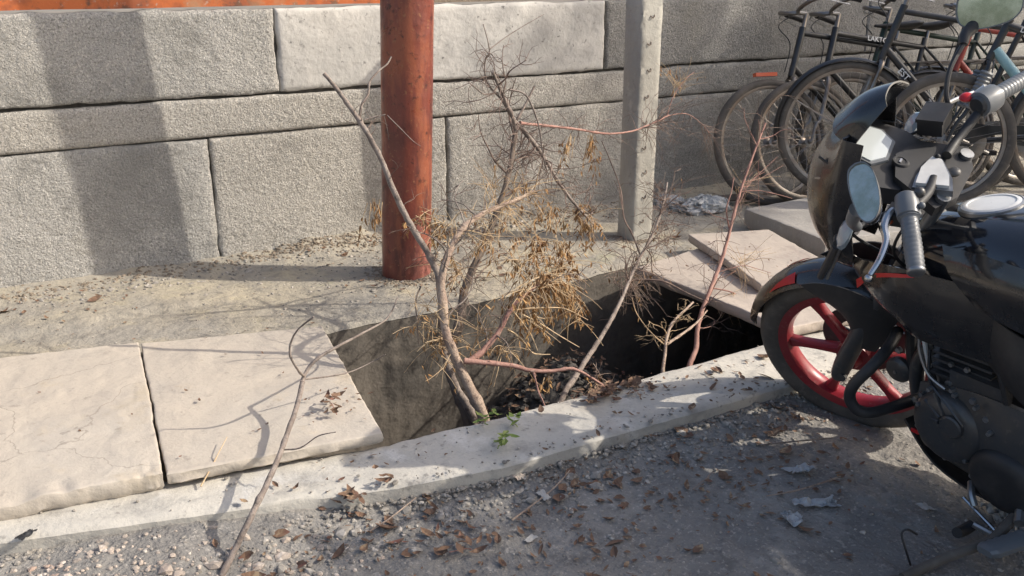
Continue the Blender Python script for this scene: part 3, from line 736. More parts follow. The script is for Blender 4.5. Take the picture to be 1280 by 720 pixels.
twigs_along(m, p2e[-12:], 36, .20, .0014, 19, (.3, 0, -.1), straight=.22); twigs_along(m, p2e[:18], 14, .14, .0014, 20, (0, 0, -.3))
twigs_along(m, p2f, 26, .20, .0012, 23, (.1, 0, -.7), straight=.2)
put(m, 'long_twig', 'bark_pink', b2)
m = MB()
twigs_along(m, p2a + p2b, 44, .20, .0018, 29, (0, 0, .1)); twigs_along(m, p2d + p2c, 22, .16, .0014, 31, (0, 0, .2)); twigs_along(m, p2[25:], 26, .18, .0018, 33, (0, 0, .1))
mid_twigs(m, p2[24:], 9, .26, .0034, 111, (0, 0, .1)); mid_twigs(m, p2a + p2b, 11, .20, .0030, 112, (0, 0, .1)); put(m, 'twig', 'twig', b2)
st = MB(); lv = MB()
for (q, n, L, d, ln, sp) in (((2.1683, 2.98, 0.6164), 14, .16, (.1, 0, -1), 12, .3), ((2.0474, 2.95, 0.6254), 10, .13, (-.1, 0, -1), 10, .3), ((2.751, 3.14, 0.7505), 22, .15, (.2, 0, .8), 2, .55), ((1.9792, 2.8, 0.3928), 14, .13, (.5, 0, -.6), 12, .45), ((1.8368, 2.75, 0.4099), 12, .12, (-.3, 0, -.7), 10, .5), ((1.6291, 2.8, 0.5055), 14, .18, (-.5, 0, .5), 1, .45)):
    dry_spray(st, lv, q, n, L, d, int(q[0] * 977), ln, .6, sp)
put(st, 'leaf_stalks', 'straw', b2, 'stuff'); put(lv, 'dry_leaves', 'dryleaf', b2, 'stuff')

# --- slender stem leaning left across the pipe
b3 = branch_thing('slender bare stem leaning left across the rusty pipe with a forked tip', (1.25, 2.42, -.47))
m = MB(); p3 = stick(m, to_floor([(1.3007, 2.4, -0.1311), (1.2527, 2.4271, -0.0213), (1.2348, 2.4543, 0.0846), (1.2401, 2.4814, 0.1899), (1.2486, 2.5086, 0.3045), (1.2334, 2.5357, 0.3796), (1.1989, 2.5629, 0.457), (1.1678, 2.59, 0.5328), (1.1431, 2.6171, 0.6171), (1.1312, 2.6443, 0.679), (1.1039, 2.6714, 0.7521), (1.0861, 2.6986, 0.7991), (1.0631, 2.7257, 0.8464), (1.0354, 2.7529, 0.8987), (1.0098, 2.78, 0.941)]), .0145, .0062, 8)
put(m, 'stem', 'bark_grey', b3)
m = MB(); p3b = stick(m, [(1.0922, 2.72, 0.7982), (1.1082, 2.7333, 0.8422), (1.1369, 2.7467, 0.8733), (1.1498, 2.76, 0.9081), (1.1841, 2.7733, 0.9369), (1.2239, 2.7867, 0.9585), (1.2447, 2.8, 0.9788)], .0045, .0025, 6)
stick(m, [(1.1109, 2.72, 0.7992), (1.1447, 2.71, 0.8077), (1.1731, 2.7, 0.8143)], .0026, .0014, 5); stick(m, [(1.1784, 2.7, 0.8114), (1.2143, 2.6867, 0.7702), (1.2508, 2.6733, 0.7284), (1.2718, 2.66, 0.7106)], .0014, .0007, 4); stick(m, [(1.1676, 2.7, 0.8122), (1.1765, 2.7, 0.7715), (1.1802, 2.7, 0.7334)], .0012, .0006, 4)
twigs_along(m, p3, 16, .10, .0014, 37, (0, 0, .2))
put(m, 'twig', 'bark_grey', b3)
m = MB()
stick(m, [(1.2033, 2.55, 0.2843), (1.1692, 2.5167, 0.2547), (1.154, 2.4833, 0.201), (1.1436, 2.45, 0.1281)], .0030, .0016, 5); stick(m, [(1.1663, 2.5, 0.1658), (1.176, 2.4833, 0.1092), (1.1821, 2.4667, 0.0306), (1.175, 2.45, -0.0229)], .0016, .0008, 4)
put(m, 'hanging_twig', 'bark_dark', b3)
st = MB(); lv = MB()
for (q, n, L, d, ln, sp) in (((1.1602, 2.48, 0.1873), 18, .11, (.5, 0, -.5), 3, .7), ((1.2341, 2.45, 0.1415), 16, .10, (-.2, 0, .2), 3, .8), ((1.1892, 2.85, 0.5012), 7, .12, (-.1, 0, -1), 9, .25), ((1.4083, 2.75, 0.4098), 16, .14, (-.4, 0, -.2), 7, .8), ((1.3268, 2.78, 0.4482), 9, .10, (.4, 0, -.4), 8, .6)):
    dry_spray(st, lv, q, n, L, d, int(q[0] * 991), ln, .6, sp)
put(st, 'leaf_stalks', 'straw', b3, 'stuff'); put(lv, 'dry_leaves', 'dryleaf', b3, 'stuff')

# --- grey pole leaning right
b4 = branch_thing('knobbly grey stick leaning right against the pit edge with matted twigs', (1.55, 2.36, -.47))
m = MB(); p4 = stick(m, to_floor([(1.558, 2.26, -0.0857), (1.6462, 2.324, -0.0635), (1.7501, 2.388, -0.0288), (1.8575, 2.452, 0.0099), (1.954, 2.516, 0.043), (2.0454, 2.58, 0.0809), (2.124, 2.644, 0.1118), (2.2259, 2.708, 0.1746), (2.3384, 2.772, 0.2402), (2.4357, 2.836, 0.3258), (2.5095, 2.9, 0.4048)], dx=-.3), .0115, .0042, 8)
put(m, 'stem', 'bark_grey', b4)
m = MB()
stick(m, [(2.2597, 2.75, 0.1713), (2.2469, 2.79, 0.2492), (2.235, 2.83, 0.3073), (2.2449, 2.87, 0.4087), (2.2228, 2.91, 0.5137), (2.2018, 2.95, 0.5987)], .0036, .0018, 5); stick(m, [(2.2018, 2.8, 0.351), (2.206, 2.83, 0.4149), (2.2034, 2.86, 0.4543)], .002, .0012, 5)
stick(m, [(2.1847, 2.72, 0.0858), (2.2207, 2.666, 0.095), (2.2721, 2.612, 0.0951), (2.3421, 2.558, 0.0524), (2.4034, 2.504, 0.018), (2.4439, 2.45, -0.019)], .0052, .0028, 6)
stick(m, [(2.173, 2.72, 0.0812), (2.1576, 2.7, 0.1552), (2.1627, 2.68, 0.205), (2.1846, 2.66, 0.226)], .0022, .0012, 5)
twigs_along(m, p4[-30:], 60, .17, .0016, 41, (0, 0, -.2), t0=.1)
mid_twigs(m, p4[-28:], 11, .20, .0026, 121, (.1, 0, 0)); put(m, 'twig', 'twig', b4)
st = MB(); lv = MB()
for (q, n, L, d, ln, sp) in (((2.1517, 2.68, 0.1194), 34, .15, (.3, -.2, -.8), 1, .6), ((2.247, 2.7, 0.1139), 22, .14, (.3, -.1, -.5), 1, .7), ((2.449, 2.82, 0.1851), 26, .15, (.2, 0, .5), 1, .7), ((2.4801, 2.9, 0.3336), 14, .13, (.5, 0, .6), 1, .6), ((1.6995, 2.28, -0.0413), 14, .10, (.2, 0, -.3), 2, .8)):
    dry_spray(st, lv, q, n, L, d, int(q[0] * 983), ln, .5, sp, rs=.0010)
put(st, 'leaf_stalks', 'bark_pale', b4, 'stuff'); put(lv, 'dry_leaves', 'dryleaf', b4, 'stuff')

# --- reddish switch on the right, in front of the slabs
b5 = branch_thing('tall thin reddish switch rising in front of the stone slabs near the motorcycle', (1.95, 2.3, -.4))
m = MB(); p5 = stick(m, to_floor([(2.1444, 2.3, -0.1162), (2.2091, 2.342, -0.0765), (2.2494, 2.384, -0.0168), (2.3134, 2.426, 0.0464), (2.394, 2.468, 0.1154), (2.4715, 2.51, 0.1876), (2.5407, 2.552, 0.2702), (2.6061, 2.594, 0.3555), (2.6809, 2.636, 0.4419), (2.7684, 2.678, 0.5425), (2.8615, 2.72, 0.6453)], z=-.42), .0112, .0038, 7)
stick(m, [(2.5878, 2.6, 0.2585), (2.5681, 2.6067, 0.3448), (2.5932, 2.6133, 0.4114), (2.6066, 2.62, 0.4663)], .0032, .0022, 5)
put(m, 'stem', 'bark_pink', b5)
m = MB()
stick(m, [(2.6636, 2.64, 0.3975), (2.7474, 2.6267, 0.3966), (2.8545, 2.6133, 0.3696), (2.9267, 2.6, 0.3465)], .0022, .0009, 4); stick(m, [(2.6717, 2.64, 0.403), (2.7811, 2.65, 0.4608), (2.8845, 2.66, 0.5141)], .0018, .0008, 4); stick(m, [(2.7609, 2.66, 0.5656), (2.7725, 2.66, 0.616), (2.7566, 2.66, 0.6747)], .0016, .0008, 4)
stick(m, [(2.6857, 2.64, 0.4341), (2.7927, 2.65, 0.4397), (2.9264, 2.66, 0.4765)], .0012, .0006, 4)
stick(m, [(2.4192, 2.5, 0.0756), (2.4986, 2.4667, 0.0514), (2.5562, 2.4333, 0.0045), (2.611, 2.4, -0.049)], .0032, .0018, 5)
stick(m, [(2.4061, 2.5, 0.0385), (2.4224, 2.48, 0.1069), (2.4364, 2.46, 0.149)], .0026, .0014, 5)
stick(m, [(2.7135, 2.6, 0.5287), (2.7575, 2.63, 0.4145), (2.8059, 2.66, 0.3018)], .0012, .0008, 4)
twigs_along(m, p5[10:], 44, .18, .0014, 47, (.3, 0, 0), straight=.25)
mid_twigs(m, p5[10:], 9, .20, .0024, 131, (.3, 0, .1)); put(m, 'twig', 'bark_pink', b5)
st = MB()
dry_spray(st, MB(), (2.5585, 2.5, 0.1501), 26, .14, (.4, -.1, .2), 53, 0, .3, .8, rs=.0010); dry_spray(st, MB(), (2.4769, 2.46, 0.0376), 22, .12, (.2, -.1, -.4), 54, 0, .5, .7, rs=.0010); dry_spray(st, MB(), (2.6986, 2.66, 0.4156), 14, .16, (.6, 0, .1), 55, 0, .2, .5, rs=.0009)
put(st, 'leaf_stalks', 'straw', b5, 'stuff')

# --- short pale forked stick in the dark end of the pit
b6 = branch_thing('short pale forked stick standing in the dark right end of the pit', (1.85, 2.27, -.42))
m = MB(); p6 = stick(m, to_floor([(1.9654, 2.24, -0.0885), (2.006, 2.28, -0.0341), (2.0471, 2.32, 0.0159), (2.1086, 2.36, 0.0449), (2.2025, 2.4, 0.0632), (2.2691, 2.44, 0.0632)], z=-.42), .0075, .0038, 7)
stick(m, [(2.0317, 2.3, -0.0043), (2.1325, 2.34, -0.0028), (2.236, 2.38, 0.0063), (2.3258, 2.42, 0.0267)], .0055, .0030, 6)
put(m, 'stem', 'bark_pale', b6)
m = MB(); stick(m, [(2.0247, 2.3, -0.0089), (1.9908, 2.35, 0.0355), (1.9703, 2.4, 0.0897), (1.9858, 2.45, 0.1317)], .0026, .0012, 5); twigs_along(m, p6[12:], 7, .08, .0013, 59, (0, 0, 0))
mid_twigs(m, p6[10:], 5, .14, .0024, 141); put(m, 'twig', 'straw', b6)

# --- long loose stick lying over the slab and the kerb
b7 = empty('loose_stick', (.55, 1.9, 0)); tag(b7, 'long thin bent stick lying over the pale slab and kerb onto the road', 'stick', kind='thing')
def lay(pix, zs):
    return [tuple(p) for p in pix]
m = MB()
s7 = [(0.3508, 1.8456, -0.05), (0.3928, 1.8831, -0.02), (0.4368, 1.904, 0.03), (0.4884, 1.9505, 0.07), (0.5463, 2.0223, 0.095), (0.6118, 2.1401, 0.1), (0.6825, 2.2624, 0.115), (0.7245, 2.33, 0.15)]
stick(m, s7, .0080, .0066, 8)
s7b = [(0.7245, 2.33, 0.15), (0.7461, 2.354, 0.17), (0.7824, 2.3571, 0.2), (0.8529, 2.3685, 0.22), (0.9569, 2.4285, 0.22), (1.0605, 2.4983, 0.22), (1.1342, 2.5795, 0.25)]
put(m, 'stem', 'bark_grey', b7)
m = MB(); stick(m, s7b, .0062, .0020, 6); stick(m, [(0.7355, 2.3483, 0.15), (0.8238, 2.3714, 0.13), (0.896, 2.3931, 0.12), (0.968, 2.4053, 0.13), (0.9958, 2.3707, 0.16)], .0026, .0014, 5)
stick(m, [(0.7361, 2.3476, 0.16), (0.6947, 2.2675, 0.22), (0.6739, 2.2572, 0.28), (0.6902, 2.2396, 0.34), (0.718, 2.1703, 0.4)], .0042, .0020, 6)
stick(m, [(0.5834, 2.0946, 0.09), (0.6154, 2.0425, 0.11), (0.6591, 2.0242, 0.14), (0.6918, 1.985, 0.16)], .0024, .0012, 5)
put(m, 'twig', 'bark_grey', b7)
b8 = MB(); stick(b8, [(0.3898, 2.1636, 0.008), (0.4213, 2.1926, 0.03), (0.4559, 2.2203, 0.06), (0.4918, 2.2731, 0.07)], .0022, .001, 5)
tag(b8.build('straw_stem', 'straw', origin=(0.4296, 2.2382, 0.0)), 'single pale straw leaning on the front edge of the pale slab', 'straw', kind='thing')

# ================================================================== bicycles leaning on the wall
def text_part(s, size, mat, parent, loc, rot, name='lettering'):
    cu = bpy.data.curves.new(name, 'FONT'); cu.body = s; cu.size = size; cu.extrude = .0006; cu.align_x = 'LEFT'; cu.space_character = 1.05
    cu.offset = size * .015
    t = bpy.data.objects.new(name, cu); col.objects.link(t)
    dg = bpy.context.evaluated_depsgraph_get(); me = bpy.data.meshes.new_from_object(t.evaluated_get(dg))
    bpy.data.objects.remove(t); me.materials.clear(); me.materials.append(MT[mat])
    o = bpy.data.objects.new(name, me); col.objects.link(o); o.parent = parent; o.location = loc; o.rotation_euler = rot
    return o

def bike_wheel(root, x, rad, spokes_n, tyre_r=.019, knob=False, tyre_mat='rubber'):
    fn = lambda a, b, c: (x + a, c, rad + b)
    rr_ = rad - tyre_r * 2 + .006
    m = MB(); m.lathe([(rr_ - .016, -.011), (rr_ - .012, -.0135), (rr_, -.0145), (rr_ + .004, -.012), (rr_ - .004, -.006), (rr_ - .006, 0), (rr_ - .004, .006), (rr_ + .004, .012), (rr_, .0145), (rr_ - .012, .0135), (rr_ - .016, .011), (rr_ - .016, -.011)], fn, 56)
    w = m.build('wheel', 'rim', root)
    m = MB(); prof = []
    for k in range(13):
        a = -2.4 + 4.8 * k / 12; prof.append((rad - tyre_r + tyre_r * math.cos(a), tyre_r * math.sin(a)))
    m.lathe(prof, fn, 56).build('tyre', tyre_mat, w)
    m = MB(); m.lathe([(.006, -.055), (.012, -.05), (.012, -.034), (.028, -.032), (.028, -.028), (.014, -.024), (.014, .024), (.028, .028), (.028, .032), (.012, .034), (.012, .05), (.006, .055)], fn, 14, True).build('hub', 'chrome', w)
    m = MB()
    for k in range(spokes_n):
        a = 2 * math.pi * k / spokes_n; sd_ = 1 if k % 2 else -1; off = (.62 if (k // 2) % 2 else -.62)
        p = fn(.026 * math.cos(a + off), .026 * math.sin(a + off), .030 * sd_); q = fn((rr_ - .014) * math.cos(a), (rr_ - .014) * math.sin(a), .003 * sd_)
        m.tube([p, q], .0011, 3, False)
    tag(m.build('spokes', 'chrome', w), kind='stuff')
    return w

def bike_fender(root, x, rad, a0, a1, mat='bike_black'):
    m = MB(); rings = []; r0 = rad + .018
    n = 30
    for i in range(n + 1):
        a = a0 + (a1 - a0) * i / n; ring = []
        for k in range(9):
            t = -1 + 2 * k / 8; y = .030 * t; r = r0 - .014 * abs(t) ** 2.2
            ring.append((x + r * math.cos(a), y, rad + r * math.sin(a)))
        for k in range(8, -1, -1):
            t = -1 + 2 * k / 8; y = .028 * t; r = r0 - .002 - .014 * abs(t) ** 2.2
            ring.append((x + r * math.cos(a), y, rad + r * math.sin(a)))
        rings.append(ring)
    f = m.rings(rings, True).build('mudguard', mat, root, sharp=50)
    m = MB()
    for a in (a0 + (a1 - a0) * .08, a0 + (a1 - a0) * .75):
        for s in (-1, 1):
            m2 = MB().tube([(x, .05 * s, rad), (x + (rad + .01) * math.cos(a), .031 * s, rad + (rad + .01) * math.sin(a))], .002, 4); m2.build('stay', 'chrome', f)
    return f

def bicycle(label, hub, yaw, lean, rad=.345, frame='bike_black', fend=True, mtb=False, spokes_n=36, reflector=False, texts=(), carrier=True, guard='bike_black', down=None):
    up_ = Vector((0, 0, 1)); up_.rotate(Matrix.Rotation(R(lean), 4, 'X')); up_.rotate(Matrix.Rotation(R(yaw), 4, 'Z'))
    c = Vector(hub) - up_ * rad
    root = empty('bicycle', c); root.rotation_euler = (R(lean), 0, R(yaw))
    tag(root, label, 'bicycle', 'bicycles leaning together against the wall', 'thing')
    tr = .027 if mtb else .021
    bike_wheel(root, 0, rad, spokes_n, tr); WB = 1.06 if mtb else 1.14
    bike_wheel(root, WB, rad, spokes_n, tr)
    H0 = (.155, rad + .385); H1 = (.222, rad + .59); BB = (.60, rad - .055); ST = (.80, rad + .50)
    if mtb: H0 = (.165, rad + .42); H1 = (.215, rad + .55); BB = (.61, rad - .04); ST = (.775, rad + .37)
    P3 = lambda q, y=0: (q[0], y, q[1])
    tr_ = .019 if mtb else .0145
    for (nm, a, b, r) in (('head_tube', (H0[0] - .01, H0[1] - .03), (H1[0] + .01, H1[1] + .03), .0185), ('top_tube', H1, ST, tr_), ('down_tube', (H0[0] + .01, H0[1] + .02), BB, tr_ * 1.25), ('seat_tube', BB, (ST[0] + .02, ST[1] + .05), .0145)):
        MB().tube([P3(a), P3(b)], r, 12).build(nm, down if down and nm in ('down_tube',) else frame, root)
    for s in (-1, 1):
        MB().tube([P3(BB, .025 * s), P3((BB[0] + .1, BB[1] + .01), .04 * s), P3((WB, rad), .055 * s)], .009, 8).build('chain_stay', frame, root)
        MB().tube([P3(ST, .018 * s), P3((ST[0] + .09, ST[1] - .12), .045 * s), P3((WB, rad), .055 * s)], .0075, 8).build('seat_stay', frame, root)
        cr_ = (H0[0] - .012, H0[1] - .04)
        MB().tube(smooth_path([P3(cr_, .012 * s), P3((cr_[0] - .008, cr_[1] - .03), .042 * s), P3((cr_[0] - .075, cr_[1] - .22), .05 * s), P3((.035, rad + .09), .052 * s), P3((0, rad), .052 * s)], 4), [.014 - .006 * i / 16 for i in range(17)], 8).build('fork_blade', 'chrome' if not mtb else frame, root)
        if mtb:
            ga = Vector((cr_[0] - .012, .055 * s, cr_[1] - .045)); gb = Vector((cr_[0] - .075, .055 * s, cr_[1] - .22)); gp = [ga.lerp(gb, i / 20) for i in range(21)]
            MB().tube(gp, [.026 + (.006 if i % 2 else 0) for i in range(21)], 12).build('fork_gaiter', 'grey_plastic', root)
    hb = (H1[0] + .035, H1[1] + .105)
    stem = MB().tube([P3((H1[0] + .008, H1[1] + .02)), P3(hb)], .0115, 8).tube([P3(hb), P3((hb[0] - .05, hb[1] + .005))], .011, 8).build('stem', 'chrome', root)
    hx, hz = hb[0] - .05, hb[1] + .005
    if mtb: pts = lambda s: [(hx, 0, hz), (hx + .01, .10 * s, hz + .015), (hx + .04, .20 * s, hz + .02), (hx + .07, .31 * s, hz + .015)]
    else: pts = lambda s: [(hx, 0, hz), (hx - .03, .06 * s, hz + .01), (hx - .01, .17 * s, hz + .035), (hx + .09, .24 * s, hz + .04), (hx + .21, .265 * s, hz + .01)]
    for s in (-1, 1):
        bar = MB().tube(smooth_path(pts(s), 5), .0115, 8).build('handlebar', 'chrome' if not mtb else 'bike_black', root)
        q = smooth_path(pts(s), 5)
        k = 6 if mtb else 7
        g = MB(); gp = q[-k:]; n = 24
        rad_ = []; pp = []
        for i in range(n):
            t = i / (n - 1) * (len(gp) - 1); j = min(int(t), len(gp) - 2); pp.append(gp[j].lerp(gp[j + 1], t - j)); rad_.append(.0165 + (.002 if i % 2 else 0))
        g.tube(pp, rad_, 10).build('grip', 'grey_plastic' if mtb else 'black_matt', bar)
        lv = MB().tube([q[-k - 2], q[-k] + Vector((-.045, 0, -.02)), q[-2] + Vector((-.05, 0, -.03))], [.006, .005, .004], 6); lv.build('brake_lever', 'steel', bar)
    MB().tube(smooth_path([(hx, .05, hz), (hx - .09, .06, hz - .06), (hx - .04, .03, hz - .16), (H0[0] - .03, .03, H0[1])], 5), .0028, 5).build('brake_cable', 'black_matt', root)
    # crank, chain case, saddle, carrier
    fn = lambda a, b, c: (BB[0] + a, c, BB[1] + b)
    cw = MB().lathe([(.03, -.05), (.086, -.05), (.092, -.047), (.086, -.044), (.03, -.044), (.03, -.05)], fn, 28).build('chainwheel', 'chrome', root)
    for s in (-1, 1):
        e = (BB[0] + .15 * s, BB[1] - .06 * s)
        cr2 = MB().tube([P3(BB, .06 * s), P3(e, .07 * s)], .009, 6).build('crank', 'chrome', root)
        MB().box((e[0] - .045, .075 if s > 0 else -.165, e[1] - .012), (e[0] + .045, .165 if s > 0 else -.075, e[1] + .012)).build('pedal', 'black_matt', cr2)
    if not mtb:
        MB().prism([(BB[0] - .105, BB[1]), (BB[0] - .075, BB[1] + .075), (BB[0], BB[1] + .105), (BB[0] + .1, BB[1] + .09), (WB, rad + .045), (WB + .045, rad), (WB, rad + .01), (BB[0] + .12, BB[1] + .045), (BB[0] + .05, BB[1] + .02), (BB[0], BB[1] - .02)], lambda a, b: (a, -.062, b), lambda a, b: (a, -.040, b)).build('chain_case', guard, root)
    sx, sz = ST[0] + .045, ST[1] + .12
    MB().tube([P3((ST[0] + .015, ST[1])), P3((sx, sz - .03))], .0115, 8).build('seat_post', 'chrome', root)
    rings = []
    for (x_, w_, h_) in ((-.15, .012, .012), (-.09, .022, .02), (0, .05, .03), (.07, .09, .04), (.11, .085, .035), (.125, .05, .02)):
        rings.append([(sx + x_, w_ * math.cos(a), sz + h_ * .6 * math.sin(a) + .1 * x_ * x_) for a in [2 * math.pi * k / 12 for k in range(12)]])
    MB().rings(rings).build('saddle', 'black_matt', root, sharp=70)
    if fend:
        bike_fender(root, 0, rad, R(35), R(190) if not reflector else R(170)); bike_fender(root, WB, rad, R(-15), R(165))
    if carrier:
        z0 = rad * 2 + .06; m = MB()
        for y in (-.06, -.02, .02, .06): m.tube([(ST[0] + .06, y, z0), (WB + .22, y, z0)], .004, 5)
        for x_ in (ST[0] + .06, WB, WB + .22): m.tube([(x_, -.065, z0), (x_, .065, z0)], .0045, 5)
        for y in (-.065, .065): m.tube([(WB + .1, y, z0), (WB, y * .9, rad)], .0045, 5)
        m.build('carrier', 'chrome', root)
    if reflector:
        m = MB(); m.box((-.08, -.018, rad * 2 + .015), (.05, .018, rad * 2 + .035)); m.build('front_reflector', 'orange_lens', root)
    for (tube, s, size, mat_, off) in texts:
        a, b = {'down': (H0, BB), 'top': (H1, ST)}[tube]
        ang = math.atan2(b[1] - a[1], b[0] - a[0]); L = math.hypot(b[0] - a[0], b[1] - a[1])
        px = a[0] + (b[0] - a[0]) * off + math.sin(ang) * size * .34; pz = a[1] + (b[1] - a[1]) * off - math.cos(ang) * size * .34
        text_part(s, size, mat_, root, (px, -tr_ * (1.30 if tube == 'down' else 1.06) - .0006, pz), (R(90), -ang, 0))
    return root

bicycle('leftmost bicycle by the wall, old and grey with an orange reflector on its mudguard', (3.865, 3.625, .333), -15.6, -14.8, fend=False, frame='bike_black', reflector=True, guard='bike_green')
bicycle('second bicycle from the left, dark with a bare front wheel and upright bars', (4.037, 3.528, .334), -14.3, -15.9, fend=False, frame='bike_black', texts=(('top', 'LAKTO', .04, 'decal', .35),))
bicycle('black roadster bicycle with mudguards standing on the grey slab, nearest its front wheel to us', (3.985, 3.235, .452), -38, -5, frame='bike_black', texts=(('down', 'EST', .042, 'decal', .18), ('down', 'ZETO', .036, 'decal', .52)))
bicycle('mountain bicycle with teal and black frame behind the motorcycle handlebar', (4.19, 2.80, .440), -42, -5, rad=.33, frame='bike_black', down='bike_teal', fend=False, mtb=True, spokes_n=32, carrier=False, texts=(('top', 'DANG', .034, 'decal', .10),))
bicycle('farthest right bicycle with black frame at the upper right edge', (5.0, 3.45, .345), -22, -12, frame='bike_black')
bicycle('bare dark bicycle squeezed between the roadster and the wall', (4.42, 3.55, .345), -20, -13, frame='bike_green', fend=False, guard='bike_black')
bicycle('rusty red framed bicycle at the back of the row', (4.75, 3.30, .345), -30, -9, frame='bike_red', fend=True)

# ================================================================== motorcycle parked nose-in to the kerb
MC = (2.24, 1.2, -.075)
moto = tag(empty('motorcycle', MC), 'black motorcycle with red alloy front wheel, leaning on its side stand', 'motorcycle', kind='thing')
def frame_fn(o, b, n, u):
    o = np.array(o) - np.array(MC); b = np.array(b); n = np.array(n); u = np.array(u)
    return lambda s, t, z: tuple(o + b * s + n * t + u * z)
# two frames: the turned steering assembly and the body; s runs rearward, t to the rider's left, z up
FF = frame_fn((2.27, 1.662, -.077), (.355, -.935, 0), (-.854, -.324, -.407), (-.380, -.144, .914))
GG = frame_fn((2.22, 1.569, -.133), (-.021, -1.0, 0), (-.974, .020, -.225), (-.225, .005, .974))
def part(m, name, mat, parent=moto, sharp=35):
    return m.build(name, mat, parent, sharp)
def fr_tube(fn, pts, r, seg=10, n=5, sm=True):
    p = smooth_path(pts, n) if sm and len(pts) > 2 else [Vector(q) for q in pts]
    return MB().tube([fn(*q) for q in p], r if not isinstance(r, (list, tuple)) else list(np.interp(np.linspace(0, 1, len(p)), np.linspace(0, 1, len(r)), r)), seg)
def bolt(fn, c, r, h, parent, mat='alloy', ax='t'):
    f2 = (lambda a, b, k: fn(c[0] + a, c[1] + k, c[2] + b)) if ax == 't' else (lambda a, b, k: fn(c[0] + a, c[1] + b, c[2] + k))
    return part(MB().lathe([(0.0005, h), (r * .8, h), (r, h * .6), (r, 0)], f2, 8), 'bolt', mat, parent, 30)

# ---- wheels
def moto_wheel(fn, name, zc=.29, Rt=.292, wt=.042, rim_mat='red', sx=0.0, phase=0.0):
    w3 = lambda a, b, c: fn(sx + a, c, zc + b)
    ri = Rt - .051
    m = MB(); m.lathe([(ri - .044, -.013), (ri - .040, -.024), (ri - .006, -.031), (ri + .008, -.034), (ri + .010, -.028), (ri - .010, -.016), (ri - .014, 0), (ri - .010, .016), (ri + .010, .028), (ri + .008, .034), (ri - .006, .031), (ri - .040, .024), (ri - .044, .013), (ri - .047, 0), (ri - .044, -.013)], w3, 72)
    wheel = part(m, name, rim_mat, moto, 45)
    prof = []
    for k in range(21):
        a = -2.35 + 4.7 * k / 20; x = math.cos(a); y = math.sin(a)
        prof.append((Rt - .037 + .037 * x - (.004 if abs(a) > 1.4 else 0), wt * y * (1 if abs(a) < 1.5 else .93)))
    part(MB().lathe(prof, w3, 96), 'tyre', 'rubber', wheel, 60)
    # tread blocks
    m = MB()
    for k in range(60):
        a = 2 * math.pi * k / 60
        for s in (-1, 1):
            vs = []
            for (da, y0) in ((-.012, .006), (.030, .034), (.048, .034), (.010, .006)):
                aa = a + da + (.05 if s > 0 else 0); f = y0 / wt; rad = Rt - .037 + .037 * math.sqrt(max(0, 1 - f * f)) + .0012
                vs.append(w3(rad * math.cos(aa), rad * math.sin(aa), y0 * s))
            m.add(vs, [(0, 1, 2, 3)])
    tag(part(m, 'tread', 'black_matt', wheel), kind='stuff')
    for k in range(6):
        a = phase + 2 * math.pi * k / 6
        rings = []
        for i in range(9):
            t = i / 8; rad = .030 + (ri - .066) * t; hw = .017 - .006 * math.sin(t * math.pi) + .010 * max(0, t - .75) * 2; ht = .017 - .004 * t
            off = .10 * math.sin(t * math.pi * .5) * .25
            ring = []
            for (p, q) in ((-1, -.6), (-.7, -1), (.7, -1), (1, -.6), (1, .6), (.7, 1), (-.7, 1), (-1, .6)):
                ax, ay = math.cos(a + off), math.sin(a + off)
                ring.append(w3(rad * ax - p * hw * ay, rad * ay + p * hw * ax, q * ht))
            rings.append(ring)
        part(MB().rings(rings), 'spoke', rim_mat, wheel, 40)
    part(MB().lathe([(.0005, -.060), (.018, -.060), (.024, -.05), (.030, -.030), (.050, -.028), (.050, .028), (.030, .030), (.024, .05), (.018, .060), (.0005, .060)], w3, 28), 'hub', rim_mat, wheel, 40)
    m = MB(); m.lathe([(.075, -.056), (.120, -.056), (.120, -.052), (.075, -.052), (.075, -.056)], w3, 40)
    for k in range(5):
        a = k * 1.2566; m.tube([w3(.03 * math.cos(a), .03 * math.sin(a), -.052), w3(.085 * math.cos(a + .25), .085 * math.sin(a + .25), -.054)], .007, 5)
    part(m, 'brake_disc', 'engine', wheel)
    return wheel
moto_wheel(FF, 'front_wheel', phase=R(4))
moto_wheel(GG, 'rear_wheel', zc=.36, Rt=.30, wt=.055, sx=1.24, phase=.4)

# ---- fork
for s in (-1, 1):
    leg = part(fr_tube(FF, [(-.018, .092 * s, .268), (.0, .092 * s, .33), (.072, .092 * s, .52), (.112, .092 * s, .62)], [.022, .027, .0255, .0245], 16), 'fork_leg', 'engine', moto, 50)
    part(fr_tube(FF, [(.108, .092 * s, .61), (.25, .092 * s, .95)], .0165, 12, sm=False), 'fork_tube', 'alloy', leg)
    part(fr_tube(FF, [(-.004, .060 * s, .29), (-.004, .118 * s, .29)], .016, 10, sm=False), 'axle_clamp', 'engine', leg)
part(MB().prism([(-.06, -.09), (.05, -.115), (.07, 0), (.05, .115), (-.06, .09), (-.085, 0)], lambda a, b: FF(.185 + a * .5, b, .79 - a * .2), lambda a, b: FF(.195 + a * .5, b, .815 - a * .2)), 'lower_yoke', 'engine')
ty = part(MB().prism([(-.075, -.08), (.03, -.13), (.06, -.06), (.06, .06), (.03, .13), (-.075, .08), (-.10, 0)], lambda a, b: FF(.205 + a, b, .928 - a * .35), lambda a, b: FF(.213 + a, b, .952 - a * .35)), 'top_yoke', 'black_matt')
part(MB().ball((.245, 0, .955), .016, FF, 14, 8, (1, 1, .6)), 'yoke_nut', 'engine', ty)
cal = part(MB().box((.055, -.085, .26), (.125, -.04, .36), FF), 'brake_caliper', 'engine', moto)

